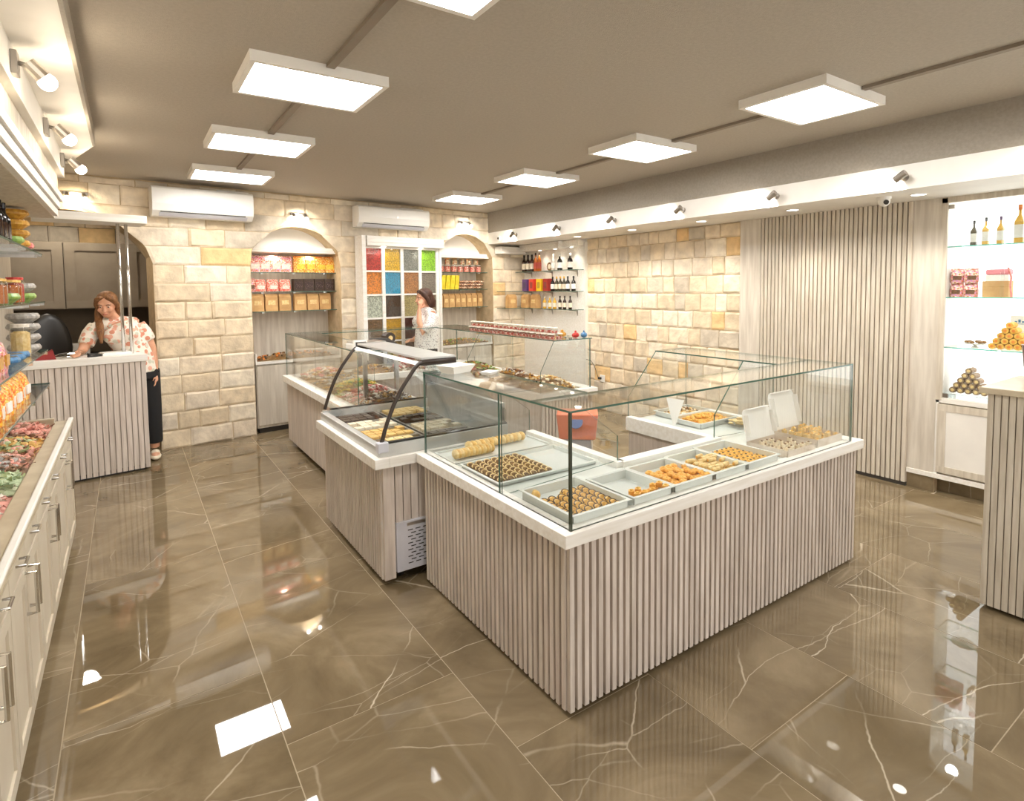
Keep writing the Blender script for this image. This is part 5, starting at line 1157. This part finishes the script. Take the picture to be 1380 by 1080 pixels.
# ---- woman at the cash desk
p1 = None
m = MB(); hc = (-.165, -.06, 1.485)
m.tube([(.05, .02, .86), (.04, .015, .98), (-.02, .0, 1.14), (-.07, -.01, 1.26), (-.10, -.015, 1.33)], [.15, .135, .13, .14, .09], 14)
m.tube([(-.10, -.01, 1.32), (-.135, -.03, 1.40), (-.155, -.04, 1.45)], [.06, .046, .046], 10)
m.tube([(-.26, -.01, 1.285), (-.10, -.01, 1.31), (.07, -.005, 1.285)], [.062, .07, .062], 10)
m.tube([(.075, 0, 1.28), (.13, .0, 1.18), (.165, .005, 1.06), (.178, -.01, .94), (.185, -.03, .83)], [.056, .05, .043, .037, .026], 10)
hand(m, (.185, -.032, .82), (.0, -.1, -1), (-1, 0, 0), .92, .3)
m.tube([(-.265, -.01, 1.28), (-.32, -.05, 1.19), (-.345, -.10, 1.11), (-.36, -.2, 1.085), (-.375, -.27, 1.078)], [.056, .05, .043, .034, .025], 10)
hand(m, (-.378, -.275, 1.085), (-.1, -1, -.08), (0, 0, -1), .92, .3)
for q, x in ((0, -.03), (1, .125)): m.tube([(x, .02, .84), (x+.02*q, .02, .46), (x+.03*q, .03, .09)], [.085, .058, .04], 12).ell((x+.03*q, -.05, .035), (.042, .11, .035), 10, 6)
Rh = head(m, hc, -.22, .28, 1.0)
p1 = remesh(m, 'person', 'skin', .0075, None, (.0, 6.44, 0))
tag(p1, 'person in a floral blouse and black trousers leaning over the cash desk', 'person')
eyes(p1, hc, Rh)
m = MB(); m.tube([(.05, .02, .84), (.04, .015, .98), (-.02, .0, 1.14), (-.07, -.01, 1.25), (-.10, -.012, 1.318)], [.165, .15, .148, .155, .10], 16)
m.ell((-.13, -.1, 1.2), (.085, .07, .075), 12, 8).ell((.0, -.09, 1.2), (.085, .07, .075), 12, 8)
m.tube([(-.25, -.01, 1.295), (-.10, -.008, 1.315), (.06, -.005, 1.295)], [.07, .075, .07], 10)
m.tube([(.06, 0, 1.29), (.11, .0, 1.21), (.145, .003, 1.135)], [.07, .072, .068], 12); m.tube([(-.25, -.01, 1.29), (-.30, -.035, 1.22), (-.335, -.08, 1.13)], [.07, .07, .066], 12)
remesh(m, 'blouse', 'floral', .011, p1)
m = MB()
for q, x in ((0, -.03), (1, .125)): m.tube([(x, .02, .86), (x+.02*q, .02, .5), (x+.03*q, .03, .14)], [.105, .085, .072], 14)
m.tube([(.05, .02, .78), (.05, .02, .92)], [.165, .15], 14)
remesh(m, 'trousers', 'black_cloth', .012, p1)
for x in (-.03, .155):
    MB().ell((x, -.055, .028), (.048, .125, .028), 12, 8).ell((x, -.02, .05), (.04, .07, .03), 10, 6).build('shoe', 'lab_cream', p1, smooth=True)
def HP(x, y, z): return Vector(hc)+Rh @ Vector((x, y, z))
m = MB(); m.ell(HP(0, .028, .04), (.085, .095, .085), 16, 12, Rh).ell(HP(0, .06, -.02), (.075, .06, .09), 12, 8, Rh)
for q in (-1, 1): m.tube([HP(q*.02, -.07, .095), HP(q*.06, -.05, .07), HP(q*.08, .0, .01), HP(q*.078, .02, -.06)], [.012, .02, .022, .02], 8)
m.tube([HP(-.075, .02, -.05), HP(-.07, -.02, -.13), (-.22, -.13, 1.24), (-.215, -.155, 1.14)], [.03, .035, .032, .012], 8)
m.tube([HP(.075, .03, -.05), HP(.07, .03, -.12), (-.04, -.03, 1.30)], [.025, .028, .015], 8)
remesh(m, 'hair', 'hair_blond', .009, p1, smooth=4)
MB().tube([(.185-.024, -.032, .835), (.185, -.032-.026, .833), (.185+.024, -.032, .835), (.185, -.032+.026, .837), (.185-.024, -.032, .835)], .007, 6).build('wristband', 'b_dark', p1)
# ---- woman in profile behind the rear counter
m = MB(); hc = (-.03, 0, 1.485)
m.tube([(0, 0, .86), (.01, 0, 1.0), (.02, 0, 1.14), (.015, 0, 1.26), (.0, 0, 1.33)], [.14, .13, .125, .13, .085], 14)
m.tube([(.0, 0, 1.32), (-.005, 0, 1.40), (-.015, 0, 1.45)], [.058, .045, .045], 10)
m.tube([(.01, -.16, 1.285), (.0, 0, 1.315), (.01, .16, 1.285)], [.06, .068, .06], 10)
m.tube([(.01, -.165, 1.28), (-.05, -.2, 1.16), (-.13, -.19, 1.07), (-.16, -.15, 1.2), (-.135, -.10, 1.345)], [.055, .05, .042, .036, .026], 10)
hand(m, (-.132, -.098, 1.355), (.25, .1, 1), (.6, .9, 0), .92, .35)
m.tube([(.01, .165, 1.28), (.03, .2, 1.12), (.0, .19, 1.0), (-.12, .12, .96)], [.055, .048, .042, .03], 10); hand(m, (-.125, .118, .958), (-1, -.4, 0), (0, 0, -1), .92, .4)
for y in (-.085, .085): m.tube([(0, y, .84), (0, y, .46), (.02, y, .09)], [.085, .058, .04], 12).ell((-.05, y, .035), (.11, .042, .035), 10, 6)
Rh = head(m, hc, -PI/2, .1, 1.0)
p2 = remesh(m, 'person', 'skin', .0075, None, (3.08, 6.50, 0))
tag(p2, 'person in a white speckled shirt, hand raised to the cheek, by the candy dispenser', 'person')
eyes(p2, hc, Rh)
m = MB(); m.tube([(0, 0, .80), (.01, 0, 1.0), (.02, 0, 1.14), (.015, 0, 1.25), (.0, 0, 1.322)], [.16, .152, .145, .148, .095], 16)
m.ell((-.09, -.06, 1.19), (.065, .075, .07), 12, 8).ell((-.09, .06, 1.19), (.065, .075, .07), 12, 8)
m.tube([(.01, -.16, 1.29), (.0, 0, 1.318), (.01, .16, 1.29)], [.068, .074, .068], 10)
m.tube([(.01, -.165, 1.285), (-.045, -.2, 1.17), (-.12, -.195, 1.085)], [.068, .064, .058], 12); m.tube([(.01, .165, 1.285), (.03, .2, 1.13), (.01, .195, 1.02)], [.068, .06, .055], 12)
remesh(m, 'shirt', 'specks', .011, p2)
m = MB()
for y in (-.085, .085): m.tube([(0, y, .86), (0, y, .5), (.02, y, .1)], [.105, .08, .066], 14)
remesh(m, 'trousers', 'black_cloth', .012, p2)
for y in (-.085, .085): MB().ell((-.055, y, .028), (.125, .048, .028), 12, 8).build('shoe', 'black', p2, smooth=True)
m = MB(); m.ell(HP(0, .03, .045), (.087, .1, .085), 16, 12, Rh).ell(HP(0, .075, -.02), (.078, .07, .1), 12, 8, Rh).tube([HP(0, .1, -.04), HP(0, .11, -.13)], [.07, .045], 10)
for q in (-1, 1): m.tube([HP(q*.03, -.05, .1), HP(q*.07, -.025, .065), HP(q*.083, .01, .0), HP(q*.08, .04, -.08)], [.014, .022, .026, .025], 8)
remesh(m, 'hair', 'hair_dark', .009, p2, smooth=4)
